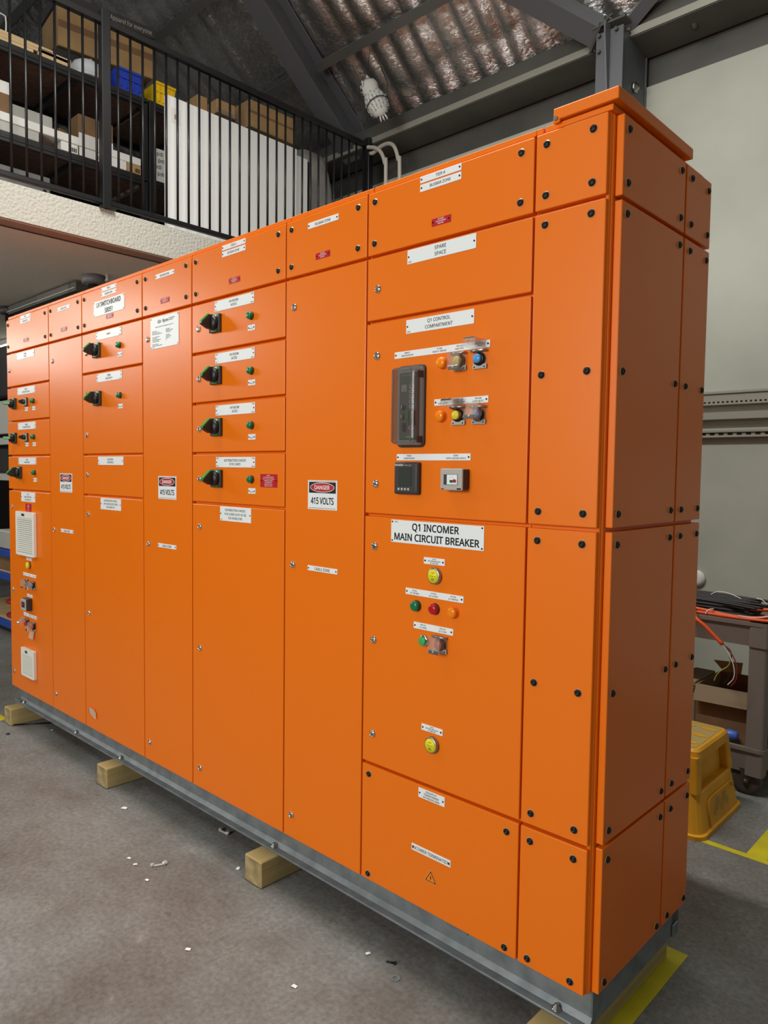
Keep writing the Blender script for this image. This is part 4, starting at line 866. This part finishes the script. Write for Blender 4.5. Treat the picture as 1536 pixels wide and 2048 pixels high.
# middle shelf
carton(-4.75, -4.55, -.25, .60, ZM, ZM + .26, 'light_grey', 'wide plain grey carton at the back of the middle shelf', 'cartons on the mezzanine rack')
carton(-4.54, -4.43, -.2, .27, ZM + .125, ZM + .33, 'cardboard_dark', 'brown carton with a printed lid band at the left picture edge, middle shelf', 'cartons on the mezzanine rack', tp=(.62, 1, 'carton_white'))
carton(-4.52, -4.405, -.3, .76, ZM + .066, ZM + .122, 'carton_white', 'long flat white carton laid across the middle shelf', 'cartons on the mezzanine rack')
carton(-4.51, -4.41, -.3, .45, ZM, ZM + .064, 'light_grey', 'low grey carton under the long white one, middle shelf', 'cartons on the mezzanine rack')
carton(-4.84, -4.66, .66, .86, ZM, ZM + .25, 'cardboard_dark', 'tilted brown carton behind the white cartons, middle shelf', 'cartons on the mezzanine rack', rot=.25)
carton(-4.62, -4.45, .74, 1.0, ZM + .124, ZM + .31, 'cardboard_dark', 'brown carton with white label band standing on the white cartons', 'cartons on the mezzanine rack', tp=(0, .3, 'carton_white'))
carton(-4.54, -4.41, .765, 1.20, ZM + .068, ZM + .122, 'carton_white', 'flat white carton right of the long white one, middle shelf', 'cartons on the mezzanine rack')
carton(-4.53, -4.41, .60, .72, ZM, ZM + .064, 'carton_white', 'small white carton with barcode, first in the bottom row of the middle shelf', 'cartons on the mezzanine rack', printed=True)
carton(-4.53, -4.41, .725, .955, ZM, ZM + .066, 'cardboard_dark', 'brown carton with barcode label, second in the bottom row of the middle shelf', 'cartons on the mezzanine rack', tp=(.05, .95, 'carton_white'), printed=True)
carton(-4.53, -4.41, .96, 1.085, ZM, ZM + .066, 'carton_white', 'white carton right of the balustrade post, middle shelf', 'cartons on the mezzanine rack')
carton(-4.53, -4.41, 1.09, 1.20, ZM, ZM + .066, 'cardboard', 'tan carton with large barcode at the end of the middle shelf', 'cartons on the mezzanine rack', printed=True)
carton(-4.65, -4.42, 1.335, 1.62, ZM, ZM + .25, 'carton_white', 'tall white carton printed with repeated small words, beside the rack upright', 'cartons on the mezzanine rack', words=[('pdi', .12, .25, .028), ('pdi', .05, .45, .028), ('pdi', .14, .65, .028), ('pdi', .1, .85, .028), ('pdi', .5, .3, .028), ('pdi', .5, .7, .028)])
carton(-4.62, -4.42, 1.335, 1.55, ZB, ZB + .12, 'carton_white', 'small white carton at the foot of the rack upright', 'cartons on the mezzanine rack', words=[('1204', .3, .6, .02)])
b = MB(); b.box(-4.85, -4.43, -.3, .53, ZB, ZB + .27, 'mid_grey', .006, 1); b.cyl((-4.43, .49, ZB + .17), (-4.426, .49, ZB + .17), .012, 'black_ink', 10); tag(b.build('metal_cabinet'), 'grey metal box on the bottom shelf of the rack', 'cabinet')
b = MB(); b.lathe((-4.55, 1.06, ZB + .085), (1, -.2, 0), [(0, .085), (.012, .085), (.014, .055), (.09, .055), (.092, .085), (.104, .085), (.104, .03), (.10, .02)], 'reel_red', 24); tag(b.build('cable_reel'), 'dull red cable reel on the bottom shelf of the rack', 'reel')
b = MB(); b.lathe((-4.76, 1.14, ZB), (0, 0, 1), [(0, .06), (.12, .07), (.14, .05), (.14, .001)], 'cardboard_dark', 16); tag(b.build('bucket'), 'dark brown pot beside the red cable reel', 'pot')
carton(-4.8, -4.5, .6, .92, ZB, ZB + .16, 'black_plastic', 'black case in the shade of the bottom shelf', 'cartons on the mezzanine rack')
# sheets leaning behind the balustrade
b = MB(); b.box(-3.935, -3.900, 1.118, 2.296, 3.195, 4.135, 'sheet_white', .002, 1); b.box(-3.900, -3.8990, 1.150, 1.225, 3.955, 4.06, 'carton_white')
for k in range(5): b.box(-3.8992, -3.8985, 1.180 + k * .006, 1.183 + k * .006, 3.985, 4.02, 'black_ink')
tag(b.build('white_sheet'), 'large white board with a barcode sticker standing behind the balustrade', 'board')
b = MB(); b.box(-3.965, -3.940, 1.30, 2.445, 3.195, 4.11, 'sheet_white', .002, 1); tag(b.build('white_sheet'), 'second white board showing past the right edge of the first one', 'board')
b = MB(); b.box(-3.99, -3.95, 2.452, 2.50, 3.195, 4.10, 'rack_black', .003, 1); tag(b.build('steel_bar'), 'black flat bar standing upright at the right edge of the white boards', 'bar')
carton(-4.6, -4.18, 1.72, 1.89, ZT, ZT + .105, 'cardboard', 'flat tan carton over the first white board, its lid printed dark below', 'cartons on the mezzanine rack', tp=(0, .35, 'cardboard_grey'))
carton(-4.7, -4.3, 1.62, 1.712, ZT, ZT + .14, 'cardboard', 'narrow tan carton beside the yellow bin', 'cartons on the mezzanine rack')
carton(-4.55, -4.18, 2.03, 2.50, ZT, ZT + .215, 'cardboard', 'brown taped carton rising above the right part of the white boards', 'cartons on the mezzanine rack', tp=(.52, .62, 'cardboard_dark'))
b = MB(); b.lathe((-4.35, 1.95, ZT), (0, 0, 1), [(0, .045), (.12, .045), (.13, .03), (.15, .02), (.15, .001)], 'bin_blue', 14); tag(b.build('bottle'), 'small blue bottle left of the brown taped carton', 'bottle')
wr = thing('wrapped_bundle', 'plastic-wrapped pale bundle at the far end of the mezzanine', 'bundle', (-4.2, 2.7, 3.195))
b = MB(); b.ring_loft([rrect(-4.35, -4.12, 2.55, 2.86, z, .06) for z in (3.195, 3.6, 4.1)] + [rrect(-4.32, -4.15, 2.58, 2.80, 4.2, .05)], 'light_grey'); b.build('core', wr)
b = MB(); rings = []
for k in range(9):
    z = 3.195 + k * .135; g = .02 * noise.noise(Vector((k * 1.7, 0, 0)))
    rings.append([p + Vector((.02 * noise.noise(Vector((i * .9, k * .8, 0))), .02 * noise.noise(Vector((i * .9, k * .8, 7))), 0)) for i, p in enumerate(rrect(-4.38 - g, -4.09 + g, 2.52 - g, 2.90 + g - max(0, k - 6) * .05, z, .07))])
b.ring_loft(rings, 'wrap'); b.build('plastic_wrap', wr)

# soffit fittings under the mezzanine
b = MB(); b.box(-6.27, -4.88, .90, 1.02, 2.90, 2.9715, 'steel_paint', .003, 1); b.box(-6.27, -4.88, .885, .90, 2.915, 2.922, 'light_grey'); b.box(-5.62, -5.0, .897, .90, 2.905, 2.968, 'steel'); tag(b.build('cable_tray'), 'long grey cable tray under the mezzanine ceiling', 'cable tray')
for x, lb in ((-4.68, 'grey round junction drum under the mezzanine ceiling, nearer one'), (-6.37, 'dark round junction drum under the mezzanine ceiling, at far left')):
    b = MB(); b.lathe((x, .95, 2.985), (0, 0, -1), [(0, .085), (.06, .085), (.065, .07), (.065, .04), (.13, .04), (.13, .001)], 'mid_grey' if x > -5 else 'dark_grey', 18)
    for f in b.bm.faces:
        if f.calc_center_median().z < 2.918: f.material_index = b.mi('black_plastic')
    tag(b.build('junction_drum'), lb, 'fitting', 'round fittings under the mezzanine ceiling')
b = MB(); b.lathe((-4.56, 1.0, 2.985), (0, 0, -1), [(0, .012), (.03, .012), (.05, .02), (.05, .001)], 'light_grey', 8); tag(b.build('hook'), 'small pale hook on the mezzanine ceiling beside the nearer drum', 'hook')
lf = thing('batten_light', 'lit white batten light under the mezzanine at the far left edge', 'light', (-7.7, 1.2, 2.9))
b = MB(); b.box(-8.4, -6.9, 1.55, 1.67, 2.93, 2.985, 'white_plate', .004, 1); b.build('housing', lf)
b = MB(); b.box(-8.38, -6.92, 1.56, 1.66, 2.905, 2.93, 'lamp_glow', .01, 2); b.build('diffuser', lf)
# storage at far left, seen past the board's end
rb = thing('blue_rack', 'blue-beamed storage rack on the floor past the left end of the board', 'rack', (-6.6, 1.0, 0))
for z in (.065, .50, .71, 1.40, 1.72):
    b = MB(); b.box(-7.4, -5.9, .80, .84, z, z + .06, 'rack_blue' if z < 1 else 'light_grey', .004, 1); b.build('shelf_beam', rb)
    b = MB(); b.box(-7.4, -5.9, .84, 1.35, z + .05, z + .068, 'pale_wood' if z < .6 else 'chipboard'); b.build('shelf', rb)
for x in (-7.4, -5.95):
    b = MB(); b.box(x, x + .05, .80, .86, 0, 2.7, 'rack_black', .003, 1); b.build('upright', rb)
b = MB(); b.box(-7.35, -5.97, 1.36, 1.38, .1, 2.75, 'dark_interior'); b.build('back_panel', rb)
b = MB(); b.box(-6.6, -5.98, .82, 1.2, .78, .93, 'light_grey', .006, 1); b.box(-6.5, -6.0, .84, 1.1, .93, .934, 'paper'); tag(b.build('plastic_tub'), 'grey tub with white paper on the blue rack', 'tub')
b = MB(); b.lathe((-6.25, 1.075, .134), (0, 0, 1), [(0, .22), (.02, .23), (.022, .19), (.13, .19), (.132, .23), (.152, .23), (.152, .001)], 'reel_red', 24); tag(b.build('cable_reel'), 'red cable reel lying on the lowest shelf of the blue rack', 'reel')
b = MB(); b.box(-6.7, -6.0, .86, 1.2, .57, .70, 'cardboard_dark', .006, 1); tag(b.build('carton'), 'brown carton on the middle shelf of the blue rack', 'box')
b = MB(); b.box(-6.8, -6.0, .84, .90, 1.82, 2.12, 'light_grey', .006, 1); tag(b.build('grey_panel'), 'pale grey panel standing high on the blue rack', 'panel')
b = MB(); b.box(-6.8, -5.98, .86, 1.3, 2.15, 2.62, 'black_plastic', .02, 2); tag(b.build('black_box'), 'black case on top of the blue rack', 'case')
b = MB(); b.box(-6.9, -6.0, .88, 1.3, 1.47, 1.70, 'dark_interior', .006, 1); tag(b.build('dark_crate'), 'dark crate below the pale grey panel on the blue rack', 'crate')

# ================================================================== OWL, CONDUITS, SOCKET
ow = thing('owl_decoy', 'grey-white plastic owl decoy tied under the foil roof', 'owl decoy', (-3.34, 2.70, 4.36))
ax = Vector((-.44, -.20, 1)).normalized(); base = Vector((-3.335, 2.71, 4.365)); sd = Vector((.73, .60, .45)).normalized()
def owl():
    b = MB(); seg = 28; sd_ = (sd - ax * sd.dot(ax)).normalized(); fw = sd_.cross(ax).normalized(); prof = [(0, .02), (.02, .05), (.05, .070), (.10, .084), (.15, .082), (.19, .072), (.215, .064), (.235, .066), (.265, .074), (.295, .068), (.318, .045), (.330, .012)]
    rings = []
    for d, r in prof: rings.append([base + ax * d + (sd * math.cos(2 * math.pi * i / seg) + fw * math.sin(2 * math.pi * i / seg) * .85) * (r * (1 + .05 * math.sin(i * 2.1 + d * 90))) for i in range(seg)])
    b.ring_loft(rings, 'owl')
    o = b.build('body', ow)
    face = -sd * .35 + (-fw if fw.y > 0 else fw) * .9
    face = Vector((-.55, -.80, -.1)).normalized(); rt = ax.cross(face).normalized()
    for s_ in (-1, 1):
        b = MB(); b.lathe(base + ax * .272 + face * .058 + rt * s_ * .028, face, [(0, .027), (.008, .025), (.010, .016)], 'owl', 16); b.lathe(base + ax * .272 + face * .066 + rt * s_ * .028, face, [(0, .013), (.004, .011), (.006, .002)], 'owl_dark', 12); b.build('eye', ow)
        b = MB(); b.lathe(base + ax * .315 + rt * s_ * .042, ax + rt * s_ * .3, [(0, .018), (.028, .002)], 'owl', 8); b.build('ear_tuft', ow)
    b = MB(); b.lathe(base + ax * .245 + face * .066, face - ax * .8, [(0, .013), (.028, .002)], 'owl_dark', 8); b.build('beak', ow)
    b = MB()
    for k in range(22):
        t = k / 21; d = .04 + .16 * t
        for j in range(9):
            a = 2 * math.pi * (j + (k % 2) * .5) / 9; dirv = (sd * math.cos(a) + fw * math.sin(a) * .85)
            r = .075 + .018 * math.sin(math.pi * min(1, t * 1.1)); c = base + ax * d + dirv * r
            b.lathe(c - dirv * .002, dirv - ax * 1.4, [(0, .0065), (.004, .001)], 'owl_bar' if k % 3 == 0 else 'owl', 5)
    b.build('feathers', ow)
    b = MB(); b.tube([base + ax * (.09 + .03 * math.sin(a)) + (sd * math.cos(a) + fw * math.sin(a) * .85) * .098 for a in [2 * math.pi * k / 24 for k in range(25)]], .004, 'owl_dark', 6); b.tube([base + ax * .1 + sd * .09, base + ax * .18 + sd * .12 + Vector((0, 0, .06)), base + ax * .3 + sd * .10 + Vector((0, .02, .10))], .003, 'owl_dark', 6); b.tube([base + ax * .3, Vector((-3.45, 2.66, 4.80)), Vector((-3.44, 2.66, 4.90))], .002, 'owl_dark', 6); b.build('tie_wire', ow)
    b = MB()
    for k in range(7): b.lathe(base + sd * (.03 * (k - 3) / 3) + ax * .01, -ax + sd * .25 * (k - 3) / 3, [(0, .012), (.05, .003)], 'owl' if k % 2 else 'owl_dark', 6)
    b.build('tail', ow)
owl()
for pts, lb in (([(-3.772, 2.985, 4.335), (-3.74, 2.985, 4.325), (-3.68, 2.985, 4.303), (-3.61, 2.985, 4.244), (-3.565, 2.985, 4.14), (-3.552, 2.985, 3.99), (-3.55, 2.985, 2.0)], 'pale plastic conduit bending down the wall, nearer the balustrade post'), ([(-3.772, 3.02, 4.295), (-3.74, 3.02, 4.29), (-3.68, 3.022, 4.312), (-3.60, 3.02, 4.322), (-3.530, 3.02, 4.306), (-3.480, 3.02, 4.254), (-3.444, 3.02, 4.149), (-3.425, 3.02, 3.971), (-3.42, 3.02, 2.0)], 'pale plastic conduit bending down the wall, farther right of the two')):
    b = MB(); b.tube(curve(pts, 8), .0165, 'conduit', 12); tag(b.build('conduit'), lb, 'conduit', 'pale conduits at the eave')
b = MB(); b.lathe((-.955, 3.30, .845), (0, -1, 0), [(0, .055), (.02, .055), (.03, .03), (.03, .001)], 'carton_white', 16); tag(b.build('plastic_cover'), 'white round cap on the back wall just past the board edge', 'cover')
